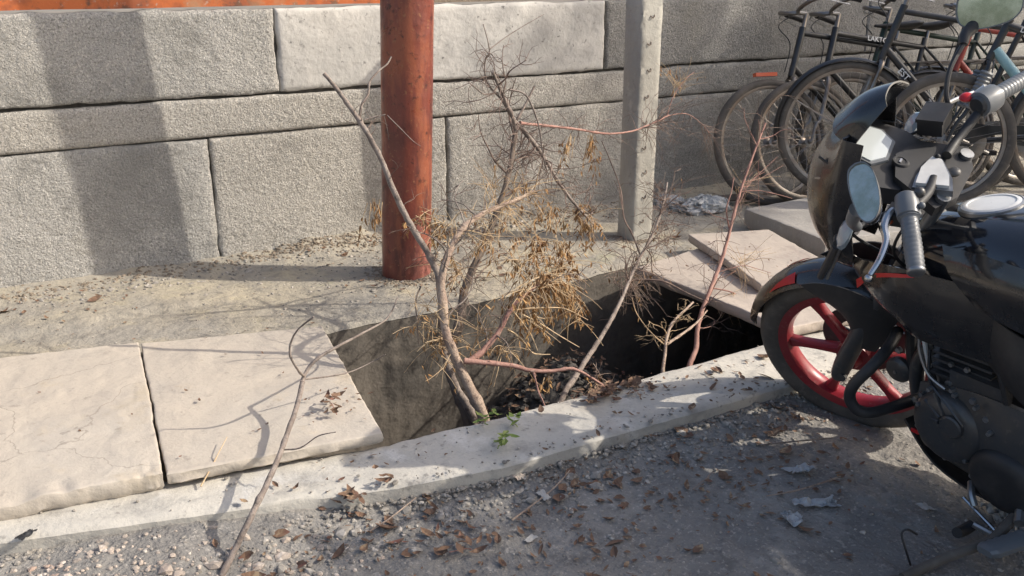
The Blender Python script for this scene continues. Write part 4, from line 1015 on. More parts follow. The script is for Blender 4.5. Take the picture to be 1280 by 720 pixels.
# ---- front mudguard with side skirts
def fender_pt(a, t, r0=.322):
    # a: angle round the axle, t: -1..1 across
    w = np.interp(a, [-20, 20, 60, 110, 150, 172], [.055, .068, .074, .070, .056, .030]); r = r0 - .030 * abs(t) ** 2.4 + np.interp(a, [100, 172], [0, .006])
    return (r * math.cos(R(a)), w * t, .29 + r * math.sin(R(a)))
grid = [[fender_pt(a, t) for t in (-1, -.85, -.5, 0, .5, .85, 1)] for a in (172, 164, 150, 130, 110, 90, 70, 50, 30, 10, -12)]
fd = part(MB().patch(grid, 3, 3, .004, FF), 'front_mudguard', 'black_gloss', moto, 50)
for s in (-1, 1):
    g = [[(-.120, .070 * s, .572), (-.06, .085 * s, .605), (.02, .105 * s, .622), (.10, .110 * s, .600), (.150, .095 * s, .54)],
         [(-.085, .078 * s, .556), (-.03, .095 * s, .565), (.03, .112 * s, .560), (.090, .116 * s, .540), (.132, .104 * s, .50)],
         [(.000, .080 * s, .510), (.018, .096 * s, .500), (.045, .108 * s, .486), (.080, .112 * s, .470), (.112, .104 * s, .45)],
         [(.022, .080 * s, .455), (.030, .092 * s, .440), (.045, .102 * s, .425), (.066, .104 * s, .415), (.090, .098 * s, .41)]]
    part(MB().patch(g, 4, 4, .004, FF), 'mudguard_skirt', 'black_matt', fd, 50)
    # red flash on the mudguard flank
    rows = [[fender_pt(a, (.88 - .44 * (138 - a) / 20 * k / 4) * s, .3265) for k in range(5)] for a in (138, 134, 130, 126, 122, 118)]
    part(MB().patch(rows, 2, 2, 0, FF), 'red_flash', 'redtrim', fd)

# ---- headlamp fairing, screen, instruments
rows = []
for (z, sf, wf, sr, wr) in ((.685, -.030, .040, .035, .070), (.725, -.062, .068, .045, .115), (.79, -.092, .088, .055, .138), (.87, -.100, .094, .055, .142), (.95, -.086, .090, .062, .140), (1.02, -.048, .080, .070, .130), (1.085, .008, .066, .078, .110)):
    rows.append([(sr, wr, z - .01), (sr - .045, wr * 1.0, z), ((sf * .55 + sr * .45), (wr + wf) * .52, z), (sf + .022, wf * .75, z), (sf, 0, z + .004), (sf + .022, -wf * .75, z), ((sf * .55 + sr * .45), -(wr + wf) * .52, z), (sr - .045, -wr, z), (sr, -wr, z - .01)])
fa = part(MB().patch(rows, 4, 4, .005, FF), 'headlamp_fairing', 'black_gloss', moto, 60)
part(MB().patch([[(-.080, .055, .80), (-.101, 0, .80), (-.080, -.055, .80)], [(-.085, .055, .86), (-.106, 0, .86), (-.085, -.055, .86)], [(-.072, .050, .92), (-.096, 0, .925), (-.072, -.050, .92)]], 4, 4, .004, FF), 'headlamp_glass', 'lens', fa)
g = [[(.050, .098, 1.060), (-.005, .070, 1.075), (-.020, 0, 1.085), (-.005, -.070, 1.075), (.060, -.105, 1.050)],
     [(.080, .082, 1.106), (.045, .062, 1.126), (.038, 0, 1.138), (.050, -.062, 1.122), (.092, -.090, 1.096)],
     [(.112, .052, 1.148), (.104, .036, 1.162), (.104, 0, 1.170), (.112, -.036, 1.160), (.124, -.064, 1.138)]]
part(MB().patch(g, 5, 5, .004, FF), 'windscreen', 'black_gloss', moto, 60)
# raised trim line and emblem on the cowl flank
for s in (1, -1):
    tl = [(-.060, .088 * s, .905), (-.020, .116 * s, .898), (.020, .137 * s, .890), (.055, .146 * s, .880)]
    part(MB().patch([tl, [(a, b + .0015 * s, c - .007) for a, b, c in tl]], 2, 4, .004, FF), 'cowl_seam', 'black_matt', fa)
    tl = [(-.050, .090 * s, .955), (-.030, .106 * s, .968), (-.012, .117 * s, .962), (.004, .127 * s, .975)]
    part(MB().patch([tl, [(a, b + .001 * s, c - .006) for a, b, c in tl]], 2, 4, .003, FF), 'emblem', 'alloy', fa)
# second crease line higher on the cowl
for s in (1, -1):
    tl = [(-.040, .080 * s, 1.012), (-.005, .104 * s, 1.008), (.030, .122 * s, 1.000), (.066, .134 * s, .992)]
    part(MB().patch([tl, [(a, b + .002 * s, c - .005) for a, b, c in tl]], 2, 4, .004, FF), 'cowl_seam', 'black_matt', fa)
# instrument pod: tilted tray with the display on it
pod = part(MB().prism([(.005, .09), (.03, .125), (.10, .125), (.155, .10), (.17, 0), (.155, -.10), (.10, -.12), (.03, -.115), (.005, -.08)], lambda a, b: FF(a, b, 1.012 - .36 * a - .045), lambda a, b: FF(a, b, 1.012 - .36 * a)), 'instrument_pod', 'black_matt', moto, 30)
def on_pod(a, b, h=0.0): return FF(a, b, 1.012 - .36 * a + h)
dsp = [(.012, -.066), (.055, -.072), (.088, -.050), (.095, .018), (.072, .052), (.024, .046), (.008, .0)]
bez = [(a + (a - .052) * .16, b + (b + .010) * .13) for a, b in dsp]
part(MB().prism(bez, lambda a, b: on_pod(a, b, .001), lambda a, b: on_pod(a, b, .007)), 'display_bezel', 'grey_plastic', pod)
part(MB().prism(dsp, lambda a, b: on_pod(a, b, .006), lambda a, b: on_pod(a, b, .010)), 'display', 'lcd', pod)
kf = lambda a, b, c: on_pod(.132 + a, .022 + b, c)
ig = part(MB().lathe([(.020, 0), (.020, .016), (.017, .021), (.013, .021), (.012, .019), (.0005, .019)], kf, 20), 'ignition_lock', 'black_matt', pod)
part(MB().prism([(-.002, -.007), (.002, -.007), (.002, .007), (-.002, .007)], lambda a, b: kf(a, b, .019), lambda a, b: kf(a, b, .022)), 'key_slot', 'steel', ig)
# triangular plate, its reflection painted pale, in its grey bracket behind the lock
tri = [(.188, -.030), (.178, .020), (.186, .086), (.258, .082), (.246, .040), (.212, -.022)]
def on_tri(a, b, h=0.0): return FF(a, b, .965 + .02 * (b - .03) + h)
br = part(MB().prism([(a + (a - .21) * .22, b + (b - .03) * .16) for a, b in tri], lambda a, b: on_tri(a, b, -.016), lambda a, b: on_tri(a, b, 0)), 'yoke_bracket', 'alloy', moto)
part(MB().prism(tri, lambda a, b: on_tri(a, b, -.002), lambda a, b: on_tri(a, b, .008)), 'bracket_panel', 'white_panel', br)
part(MB().ball((.200, -.030, .972), .007, FF, 10, 6), 'bracket_screw', 'black_matt', br)

# ---- handlebars
gLi, gLo = (0.2173, 0.235, 0.991), (0.2736, 0.36, 0.9376)
gRi, gRo = (0.2631, -0.235, 1.0198), (0.32, -0.37, 1.0103)
for (gi, go, s) in ((gLi, gLo, 1), (gRi, gRo, -1)):
    gi = Vector(gi); go = Vector(go); d = (go - gi).normalized()
    hb = part(fr_tube(FF, [(.215, .05 * s, .965), (.222, .12 * s, .972), tuple(gi), tuple(gi.lerp(go, .3))], .0115, 12), 'handlebar', 'black_matt', moto)
    pp = []; rad = []
    for i in range(37):
        t = i / 36; pp.append(gi.lerp(go, .02 + .90 * t)); rad.append(.0178 + (.0014 if i % 3 == 1 else 0) + (.004 if i in (0, 1) else 0) + .0012 * math.sin(t * 3.1))
    part(MB().tube([FF(*q) for q in pp], rad, 18), 'grip', 'grey_plastic', hb, 60)
    part(MB().tube([FF(*gi.lerp(go, k)) for k in (.915, .93, .97, .99, 1.0)], [.017, .0195, .0195, .017, .010], 16), 'bar_end', 'alloy' if s > 0 else 'black_matt', hb, 50)
    c = gi.lerp(go, -.14)
    sw = part(MB().tube([FF(*(c + d * k)) for k in (-.035, -.03, 0, .022, .026)], [.018, .024, .027, .025, .020], 14), 'switch_housing', 'grey_plastic' if s > 0 else 'engine', hb, 40)
    if s > 0:
        for (o_, r_) in (((.030, .0, .012), .008), ((.026, .012, -.002), .007), ((.024, -.014, .004), .006)): part(MB().ball(tuple(c + Vector(o_)), r_, FF, 10, 6), 'switch_button', 'grey_plastic', sw)
        part(MB().ball(tuple(c + Vector((.014, -.035, .020))), .013, FF, 12, 8), 'mirror_nut', 'engine', sw)
# clutch lever
lev = [(0.18, 0.215, 0.9872), (0.1744, 0.23, 0.9836), (0.1746, 0.262, 0.9712), (0.1873, 0.29, 0.9545), (0.1867, 0.33, 0.9331), (0.1766, 0.362, 0.9125)]
lv_ = part(fr_tube(FF, lev, [.008, .0105, .0095, .0085, .0075, .0065], 10), 'clutch_lever', 'steel')
part(MB().ball((0.1744, 0.366, 0.906), .0095, FF, 12, 8), 'lever_ball', 'steel', lv_)
part(MB().box((.165, .185, .955), (.205, .235, .985), FF), 'lever_perch', 'black_matt', lv_)
part(MB().ball((0.176, 0.235, 0.9674), .008, FF, 8, 6), 'clutch_adjuster', 'orange_lens', lv_)
# brake side: reservoir, lever, red and pale switch, mirror stem
mcb = (0.1621, -0.1291, 1.005)
ms = part(MB().box((mcb[0] - .03, mcb[1] - .045, .985), (mcb[0] + .028, mcb[1] + .035, 1.020), FF), 'brake_reservoir', 'black_matt', moto, 30)
part(MB().box((mcb[0] - .033, mcb[1] - .048, 1.021), (mcb[0] + .031, mcb[1] + .038, 1.030), FF), 'reservoir_lid', 'black_matt', ms)
part(fr_tube(FF, [(.150, -.15, .975), (.138, -.20, .972), (.15, -.28, .965), (.19, -.36, .955)], [.008, .008, .006, .006], 8), 'brake_lever', 'alloy')
cR = Vector(gRi).lerp(Vector(gRo), -.13)
swr = part(MB().tube([FF(*(cR + (Vector(gRo) - Vector(gRi)).normalized() * k)) for k in (-.03, -.026, .0, .024, .028)], [.022, .031, .034, .032, .024], 16), 'throttle_housing', 'grey_plastic', moto, 40)
part(MB().ball((0.2129, -0.205, 1.0324), .014, FF, 12, 8, (1.2, 1.3, .7)), 'kill_switch', 'redtrim', swr)
part(fr_tube(FF, [(0.2216, -0.215, 1.0186), (0.2328, -0.225, 1.0316), (0.2492, -0.235, 1.0448)], [.009, .010, .010], 10), 'toggle', 'white_panel', swr)
# mirrors
def mirror(c, w, h, ax_u, ax_v, s, stem):
    u = Vector(ax_u).normalized(); v = Vector(ax_v); v = (v - u * v.dot(u)).normalized(); nn = u.cross(v) * s
    if nn.dot(Vector((.25, .82, .5))) < 0: nn = -nn           # turned so that the glass shows from the left
    out = []
    shape = [(-.95, -.25), (-.80, -.80), (-.35, -1.0), (.2, -.92), (.75, -.65), (1.0, -.15), (.92, .45), (.55, .88), (0, 1.0), (-.55, .86), (-.9, .4)]
    pts = smooth_path([(a, b, 0) for a, b in shape] + [(shape[0][0], shape[0][1], 0)], 3)[:-1]
    c = Vector(c)
    def ring(k, off): return [FF(*(c + u * (p.x * w * k) + v * (p.y * h * k) + nn * off)) for p in pts]
    mh = part(MB().rings([ring(.25, -.040), ring(.6, -.036), ring(.85, -.026), ring(.98, -.010), ring(1.0, .002), ring(.97, .004), ring(.955, .001)]), 'mirror', 'black_gloss', moto, 50)
    part(MB().rings([ring(.955, -.002), ring(.955, .0015)]), 'mirror_glass', 'mirror', mh, 30)
    part(MB().rings([ring(1.0, .003), ring(.995, .0055), ring(.955, .0055), ring(.95, .002)], False), 'mirror_rim', 'grey_plastic', mh, 30)
    part(fr_tube(FF, stem[:3], [.017, .014, .011], 12), 'mirror_boot', 'grey_plastic' if s > 0 else 'black_matt', mh)
    part(fr_tube(FF, stem[2:], .0062, 8), 'mirror_stem', 'black_matt', mh)
mirror((0.1776, 0.385, 1.1514), .074, .029, (.065, .12, -.06), (1, -.35, .35), 1, [(0.1618, 0.385, 1.1043), (0.1414, 0.36, 1.0532), (0.1323, 0.31, 0.9977), (0.1424, 0.25, 0.9739), (0.175, 0.2, 0.9756)])
mirror((0.2047, -0.4, 1.1781), .078, .058, (1, -.05, .06), (0, -.45, .9), -1, [(0.1758, -0.38, 1.1276), (0.1714, -0.335, 1.1287), (0.1733, -0.31, 1.1159), (0.1631, -0.245, 1.0849), (0.1669, -0.205, 1.037), (0.1823, -0.195, 0.9904)])
# front indicators
for s in (1, -1):
    a = np.array((0.0949, 0.24, 0.9434)); b = np.array((0.0533, 0.235, 0.879)); a[1] *= s; b[1] *= s
    m = MB(); rings = []
    for i, r_ in enumerate((.014, .027, .031, .028, .012)):
        p = a + (b - a) * i / 4; rings.append([FF(p[0] + math.cos(k * math.pi / 4) * r_ * .4, p[1] + math.cos(k * math.pi / 4) * r_ * .9, p[2] + math.sin(k * math.pi / 4) * r_) for k in range(8)])
    ind = part(m.rings(rings), 'indicator', 'lens', moto, 20)
    part(fr_tube(FF, [tuple(b), (b[0] - .02, b[1] - .06 * s, b[2] - .03), (.03, .10 * s, .76)], .008, 8), 'indicator_stalk', 'black_matt', ind)
# wiring and cables in front of the tank
for k, (a, b, c_) in enumerate((((.20, .20, .965), (.06, .16, .86), (.14, .05, .70)), ((.19, .18, .96), (.02, .14, .80), (.10, .04, .62)), ((.18, -.18, .985), (.0, -.10, .86), (.12, 0, .64)), ((.21, .16, .95), (.16, .16, .82), (.20, .06, .66)))):
    part(fr_tube(FF, [a, b, c_], .0042, 6, 8), 'control_cable', 'black_matt')
part(fr_tube(FF, [(0.0203, 0.16, 0.8051), (-0.0043, 0.15, 0.7454), (-0.0368, 0.13, 0.6679)], .010, 8), 'fork_strut', 'engine')
part(fr_tube(FF, [(0.0344, 0.16, 0.8083), (0.01, 0.15, 0.7435), (-0.0198, 0.13, 0.6668)], .005, 8), 'brake_hose', 'alloy')

# ---- tank and bodywork
def loft(secs, nu=5, nv=4):
    rows = []
    for s, prof in secs:
        left = [(s, t, z) for t, z in prof]; right = [(s, -t, z) for t, z in prof[:0:-1]]
        rows.append(right + left)
    return MB().patch(rows, nu, nv, .004, GG)
tk = part(loft([(.205, [(0, .835), (.05, .833), (.085, .815), (.10, .775), (.09, .73)]),
           (.27, [(0, .862), (.06, .860), (.105, .838), (.130, .785), (.115, .70)]),
           (.35, [(0, .884), (.07, .880), (.125, .850), (.158, .785), (.135, .68)]),
           (.45, [(0, .902), (.08, .897), (.145, .860), (.178, .785), (.140, .66)]),
           (.58, [(0, .902), (.08, .896), (.152, .852), (.182, .770), (.140, .65)]),
           (.72, [(0, .862), (.07, .855), (.130, .812), (.150, .745), (.130, .66)]),
           (.84, [(0, .805), (.05, .80), (.085, .77), (.10, .72), (.09, .67)])]), 'fuel_tank', 'black_tank', moto, 70)
capf = lambda a, b, c: GG(.372 + a, b, .892 + .16 * a + c)
cp = part(MB().lathe([(.064, -.012), (.064, .002), (.058, .006), (.052, .006), (.050, .004), (.0005, .005)], capf, 36), 'fuel_cap', 'white_panel', tk, 40)
part(MB().lathe([(.070, -.010), (.070, .0015), (.0645, .0045), (.0645, -.01)], capf, 36), 'cap_ring', 'alloy', tk, 40)
part(MB().box((.232, .012, .858), (.262, .030, .866), GG), 'tank_sticker', 'decal', tk)
# flank crease panel
for s in (1, -1):
    g = [[(.36, .150 * s, .845), (.50, .168 * s, .855), (.64, .165 * s, .842), (.80, .120 * s, .790)],
         [(.40, .182 * s, .800), (.52, .196 * s, .800), (.66, .186 * s, .780), (.82, .128 * s, .735)],
         [(.46, .176 * s, .735), (.56, .186 * s, .715), (.68, .172 * s, .695), (.84, .126 * s, .69)]]
    part(MB().patch(g, 5, 5, .004, GG), 'tank_flank', 'black_gloss', tk, 60)
    g = [[(.095, .140 * s, .742), (.17, .180 * s, .762), (.25, .204 * s, .785), (.34, .190 * s, .782), (.46, .150 * s, .765)],
         [(.120, .160 * s, .712), (.18, .194 * s, .715), (.26, .212 * s, .722), (.36, .200 * s, .715), (.50, .150 * s, .700)],
         [(.165, .166 * s, .676), (.21, .190 * s, .668), (.28, .204 * s, .660), (.37, .190 * s, .645), (.50, .145 * s, .635)],
         [(.215, .150 * s, .640), (.25, .168 * s, .622), (.31, .180 * s, .600), (.38, .168 * s, .590), (.50, .135 * s, .575)]]
    sh = part(MB().patch(g, 5, 5, .004, GG), 'tank_shroud', 'black_gloss', moto, 60)
    # red edging along the upper front of the shroud
    top = [(.135, .178 * s, .700), (.155, .184 * s, .716), (.18, .192 * s, .737), (.215, .203 * s, .752), (.25, .2095 * s, .766), (.29, .209 * s, .776), (.325, .204 * s, .780)]
    wd = (.022, .020, .014, .010, .009, .008, .004)
    part(MB().patch([[(a, b + .003 * s, c) for a, b, c in top], [(a + .004, b + .0055 * s, c - w_) for (a, b, c), w_ in zip(top, wd)]], 2, 3, 0, GG), 'red_edging', 'redtrim', sh)
    g = [[(.14, .135 * s, .690), (.20, .150 * s, .660), (.25, .150 * s, .630)], [(.12, .110 * s, .650), (.18, .120 * s, .610), (.24, .125 * s, .585)], [(.16, .07 * s, .60), (.20, .08 * s, .565), (.25, .09 * s, .545)]]
    part(MB().patch(g, 4, 4, .004, GG), 'radiator_shroud', 'black_matt', sh, 60)
    g = [[(.42, .118 * s, .71), (.54, .172 * s, .70), (.66, .172 * s, .68), (.84, .150 * s, .66), (1.0, .130 * s, .70)], [(.43, .120 * s, .62), (.56, .182 * s, .61), (.68, .182 * s, .59), (.84, .165 * s, .57), (1.0, .140 * s, .62)], [(.46, .115 * s, .55), (.58, .168 * s, .52), (.70, .170 * s, .49), (.84, .155 * s, .48), (.98, .140 * s, .55)]]
    part(MB().patch(g, 4, 4, .004, GG), 'side_panel', 'black_matt', moto, 60)
# seat, tail, rear mudguard, lamp (out of the picture but casting shade)
rows = [[(s_, w_ * t, z_ - .018 * t * t) for t in (-1, -.6, 0, .6, 1)] for (s_, w_, z_) in ((.80, .09, .79), (.92, .12, .77), (1.06, .135, .775), (1.18, .125, .82), (1.32, .11, .845), (1.48, .09, .855))]
part(MB().patch(rows, 4, 4, .06, GG), 'seat', 'black_matt', moto, 60)
rows = [[(s_, w_ * t, z_ - .05 * t * t) for t in (-1, -.5, 0, .5, 1)] for (s_, w_, z_) in ((.98, .14, .73), (1.2, .13, .76), (1.45, .10, .80), (1.62, .06, .83))]
part(MB().patch(rows, 4, 4, .05, GG), 'tail_cowl', 'black_gloss', moto, 60)
part(MB().box((1.60, -.05, .79), (1.64, .05, .84), GG), 'tail_lamp', 'redtrim')
part(MB().patch([[(1.24 + .36 * math.cos(R(a)), .07 * t, .36 + .36 * math.sin(R(a))) for t in (-1, 0, 1)] for a in (100, 80, 60, 40, 20, 5)], 3, 3, .004, GG), 'rear_mudguard', 'black_matt')
part(fr_tube(GG, [(1.35, .17, .82), (1.55, .17, .86), (1.66, .08, .88), (1.66, -.08, .88), (1.55, -.17, .86), (1.35, -.17, .82)], .011, 8), 'grab_rail', 'alloy')
for s in (1, -1):
    part(fr_tube(GG, [(.72, .10 * s, .36), (.95, .11 * s, .36), (1.24, .11 * s, .36)], [.03, .026, .022], 10), 'swing_arm', 'engine')
    part(fr_tube(GG, [(1.18, .12 * s, .40), (1.06, .12 * s, .72)], .026, 10, sm=False), 'rear_shock', 'alloy')
part(fr_tube(GG, [(1.58, .06, .72), (1.62, .06, .60), (1.64, .0, .56)], .01, 6), 'plate_bracket', 'black_matt')

# ---- frame tubes, crash bar, horn
part(fr_tube(GG, [(.225, 0, .76), (.175, .028, .50), (.212, .030, .29), (.30, .03, .19)], .017, 10), 'down_tube', 'black_matt')
part(fr_tube(GG, [(.215, .05, .74), (.235, .05, .56), (.265, .05, .33)], .011, 8), 'frame_stay', 'black_matt')
part(fr_tube(GG, [(.23, .06, .60), (.26, .065, .50), (.285, .06, .40)], .006, 6), 'breather_hose', 'alloy')
cb = part(fr_tube(GG, [(0.1483, 0.05, 0.4953), (0.204, 0.16, 0.5091), (0.2086, 0.225, 0.4892), (0.1823, 0.255, 0.4442), (0.1711, 0.262, 0.4034), (0.1839, 0.255, 0.3684), (0.2034, 0.225, 0.3498), (0.2162, 0.15, 0.3377), (0.2236, 0.06, 0.3236)], .0150, 12, 6), 'crash_bar', 'black_matt')
for s in (1,):
    part(fr_tube(GG, [(.19, -.05, .50), (.13, -.16, .47), (.11, -.25, .40), (.12, -.25, .33), (.19, -.15, .30), (.22, -.05, .30)], .0145, 10, 6), 'crash_bar', 'black_matt')
bolt(GG, (0.1878, 0.09, 0.4725), .010, .010, cb); bolt(GG, (0.23, 0.09, 0.334), .010, .012, cb)
hc = (0.1468, 0.045, 0.3721)
hf = lambda a, b, c: GG(hc[0] - .25 * c + a, hc[1] + c, hc[2] + b)
hn = part(MB().lathe([(.0005, .016), (.012, .017), (.030, .012), (.037, .004), (.037, -.008), (.024, -.016), (.0005, -.018)], hf, 24), 'horn', 'engine', moto, 30)
bolt(GG, (hc[0], hc[1] + .014, hc[2]), .006, .006, hn)

# ---- engine
cyl = MB()
for k in range(9):
    z = .455 + k * .021; w_ = .088 + .006 * math.sin(k * .8); t0 = .108
    cyl = MB().prism([(.292 + .12 * (z - .45), -t0), (.285 + .12 * (z - .45), 0), (.292 + .12 * (z - .45), t0), (.45 + .12 * (z - .45), t0), (.456 + .12 * (z - .45), 0), (.45 + .12 * (z - .45), -t0)], lambda a, b: GG(a, b, z), lambda a, b: GG(a, b, z + .0075))
    if k == 0: eng = part(MB().box((.305, -.09, .42), (.44, .09, .655), GG), 'engine', 'engine', moto, 30)
    part(cyl, 'cooling_fin', 'engine', eng, 30)
part(MB().patch([[(.315, .098, .645), (.38, .112, .65), (.46, .100, .645)], [(.305, .106, .605), (.38, .122, .605), (.455, .108, .605)], [(.30, .100, .560), (.375, .116, .555), (.45, .104, .560)]], 5, 5, .012, GG), 'cylinder_head', 'engine', eng, 60)
bolt(GG, (0.396, 0.12, 0.5797), .011, .010, eng); bolt(GG, (0.3551, 0.11, 0.5068), .007, .008, eng); bolt(GG, (0.3982, 0.11, 0.5088), .008, .008, eng); bolt(GG, (0.3466, 0.11, 0.4498), .008, .008, eng)
part(MB().patch([[(.275, t, z) for t, z in ((-.12, .42), (-.13, .34), (-.12, .25), (-.05, .20), (.05, .20), (.10, .25), (.118, .34), (.10, .42))], [(.42, t, z) for t, z in ((-.14, .46), (-.15, .36), (-.14, .24), (-.05, .185), (.05, .185), (.115, .24), (.13, .36), (.11, .46))], [(.62, t, z) for t, z in ((-.14, .46), (-.15, .36), (-.14, .24), (-.05, .19), (.05, .19), (.12, .24), (.135, .36), (.11, .46))], [(.80, t, z) for t, z in ((-.10, .44), (-.12, .36), (-.10, .27), (-.04, .22), (.04, .22), (.09, .27), (.10, .36), (.09, .44))]], 5, 3, .02, GG), 'crankcase', 'engine', eng, 50)
def cover(c, r, h, nm, mat='engine', sq=1.0):
    f2 = lambda a, b, k: GG(c[0] + a * sq, c[1] + k, c[2] + b)
    o = part(MB().lathe([(.0005, h), (r * .55, h * .98), (r * .80, h * .86), (r * .93, h * .62), (r, h * .3), (r * 1.0, -.03)], f2, 36), nm, mat, eng, 50)
    for k in range(6):
        a = .4 + k * 1.047; bolt(GG, (c[0] + r * 1.03 * math.cos(a) * sq, c[1] - .002, c[2] + r * 1.03 * math.sin(a)), .0075, .016, o)
    return o
cv = cover((0.3697, 0.128, 0.3406), .098, .042, 'magneto_cover')
part(MB().patch([[(.35, .172, .47), (.39, .176, .44), (.43, .174, .40)], [(.352, .170, .462), (.394, .174, .432), (.434, .172, .392)]], 3, 3, .004, GG), 'cover_rib', 'engine', cv)
cover((0.5333, 0.14, 0.2701), .085, .040, 'sprocket_cover', 'black_matt', 1.15)
part(MB().box((.36, .09, .452), (.50, .125, .50), GG), 'starter_housing', 'engine', eng)
for q in ((0.4307, 0.13, 0.4462), (0.4439, 0.135, 0.3855), (0.4703, 0.135, 0.4146), (0.3257, 0.13, 0.3932)): bolt(GG, q, .009, .012, eng)
part(fr_tube(GG, [(.30, .04, .50), (.235, .05, .47), (.205, .05, .38), (.22, .03, .25), (.30, -.02, .175), (.55, -.10, .165), (.95, -.16, .22), (1.40, -.18, .36)], [.018, .019, .019, .019, .02, .021, .035, .045], 14, 6), 'exhaust_pipe', 'engine', moto, 60)
part(MB().patch([[(.20, .09, .26), (.30, .10, .17), (.46, .10, .14), (.60, .08, .16)], [(.19, 0, .24), (.29, 0, .145), (.46, 0, .115), (.60, 0, .14)], [(.20, -.09, .26), (.30, -.10, .17), (.46, -.10, .14), (.60, -.08, .16)]], 4, 4, .006, GG), 'belly_pan', 'black_matt', moto, 60)
for s in (1, -1):
    part(MB().patch([[(.235, .1845 * s, .668), (.26, .194 * s, .664), (.285, .2010 * s, .660)], [(.238, .1835 * s, .660), (.263, .193 * s, .656), (.287, .2000 * s, .652)]], 2, 3, 0, GG), 'side_decal', 'decal_red')
part(MB().box((.222, .092, .233), (.246, .096, .243), GG), 'red_flash', 'redtrim')
# hoses, wires and small fixings round the engine
for pts, r_, mt_ in (([(.24, .07, .66), (.27, .09, .60), (.31, .10, .56)], .006, 'black_matt'), ([(.30, .10, .64), (.27, .12, .55), (.30, .13, .47), (.36, .14, .45)], .0045, 'alloy'), ([(.46, .12, .64), (.50, .14, .56), (.52, .14, .48)], .008, 'black_matt'), ([(.27, .08, .50), (.30, .12, .44), (.36, .15, .42)], .0045, 'black_matt'), ([(.235, .06, .60), (.25, .075, .52), (.26, .07, .44)], .006, 'decal')):
    part(fr_tube(GG, pts, r_, 7), 'hose', mt_)
for k in range(9):
    a = k * .698 + .2; bolt(GG, (.393 + .098 * math.cos(a), .150, .372 + .098 * math.sin(a)), .0065, .014, cv)
part(MB().lathe([(.030, 0), (.030, .008), (.026, .012), (.0005, .012)], lambda a, b, c: GG(.40 + a, .168 + c, .375 + b), 20), 'cover_cap', 'engine', cv)
for k in range(3):
    a = 2.2 + k * .5; part(MB().tube([GG(.393 + .03 * math.cos(a), .171, .372 + .03 * math.sin(a)), GG(.393 + .086 * math.cos(a), .158, .372 + .086 * math.sin(a))], .005, 6), 'cover_rib', 'engine', cv)
for q in ((.33, .115, .63), (.43, .115, .62), (.31, .112, .58), (.45, .112, .575), (.36, .115, .46), (.44, .118, .455)): bolt(GG, q, .008, .012, eng)

# ---- controls at the foot
gl = part(fr_tube(GG, [(0.4477, 0.16, 0.2253), (0.4694, 0.19, 0.2181), (0.4855, 0.2, 0.199)], .009, 8), 'gear_linkage_arm', 'alloy')
part(fr_tube(GG, [(0.448, 0.19, 0.1955), (0.503, 0.2, 0.1775), (0.5562, 0.21, 0.1605)], .0048, 8), 'linkage_rod', 'steel', gl)
ge = part(fr_tube(GG, [(0.6043, 0.2, 0.1466), (0.5598, 0.215, 0.156), (0.5068, 0.235, 0.1762)], [.010, .009, .008], 8), 'gear_lever', 'alloy')
part(fr_tube(GG, [(0.4999, 0.225, 0.1632), (0.4966, 0.25, 0.1614), (0.5006, 0.285, 0.1755)], [.013, .0145, .013], 10), 'toe_rubber', 'black_matt', ge)
pg = part(fr_tube(GG, [(.56, .13, .235), (.60, .20, .215)], .013, 8, sm=False), 'foot_peg_bracket', 'alloy')
pgm = MB()
a_, b_ = Vector((0.6312, 0.2, 0.1983)), Vector((0.599, 0.325, 0.2072)); dd_ = b_ - a_
for k in range(6): pass
rings = []
for i in range(15):
    t = i / 14; p = a_ + dd_ * t; k = 1 if i % 2 == 0 else .9; k *= (.7 if i in (0, 14) else 1)
    rings.append([GG(p.x + .026 * k * c, p.y, p.z + .013 * k * s) for c, s in ((-1, -.5), (-.7, -1), (.7, -1), (1, -.5), (1, .5), (.7, 1), (-.7, 1), (-1, .5))])
part(pgm.rings(rings), 'foot_peg', 'grey_plastic', pg, 40)
WW = lambda p: tuple(np.array(p) - np.array(MC))
ssd = part(MB().tube([GG(.56, .10, .20), WW((1.8938, 0.9912, 0.0)), WW((1.8086, 1.0466, -0.05)), WW((1.6796, 1.0598, -0.062))], [.013, .012, .012, .011], 10), 'side_stand', 'rubber')
part(MB().ball(WW((1.6542, 1.0611, -0.066)), .03, None, 12, 6, (1, .8, .25)), 'stand_foot', 'rubber', ssd)

# ================================================================== litter, bag, scraps
rl = random.Random(77)
def ground_h(x, y):
    if y < float(kerb_out(x)): return float(road_z(np.array(x), np.array(y)))
    if y < float(kerb_in(x)): return .001
    if y > 3.05: return float(pave_z(np.array(x), np.array(y)))
    return None
def flat_leaf(m, p, L, w, rnd, curl=.35):
    a = rnd.uniform(0, 6.283); d = Vector((math.cos(a), math.sin(a), rnd.gauss(0, .22))).normalized(); s = Vector((-math.sin(a), math.cos(a), rnd.gauss(0, .3))).normalized()
    up_ = d.cross(s)
    if up_.z < 0: up_ = -up_
    f = rnd.uniform(.1, .6) * w; c = rnd.uniform(-.1, curl) * L; vs = []
    for (t, ww) in ((-.5, .05), (-.22, .85), (.12, 1), (.5, .08)):
        q = Vector(p) + d * (L * t) + up_ * (c * (abs(t) * 2) ** 2 * .6 + .002)
        vs += [q - s * (w * ww) + up_ * f * ww, q, q + s * (w * ww) + up_ * f * ww]
    fs = []
    for i in range(3):
        k = i * 3; fs += [(k, k + 1, k + 4, k + 3), (k + 1, k + 2, k + 5, k + 4)]
    m.add(vs, fs)
ICO_V = []
ph = (1 + 5 ** .5) / 2
for a, b in ((1, ph), (-1, ph), (1, -ph), (-1, -ph)): ICO_V += [(0, a, b), (a, b, 0), (b, 0, a)]
ICO_F = []
iv = [Vector(v) for v in ICO_V]
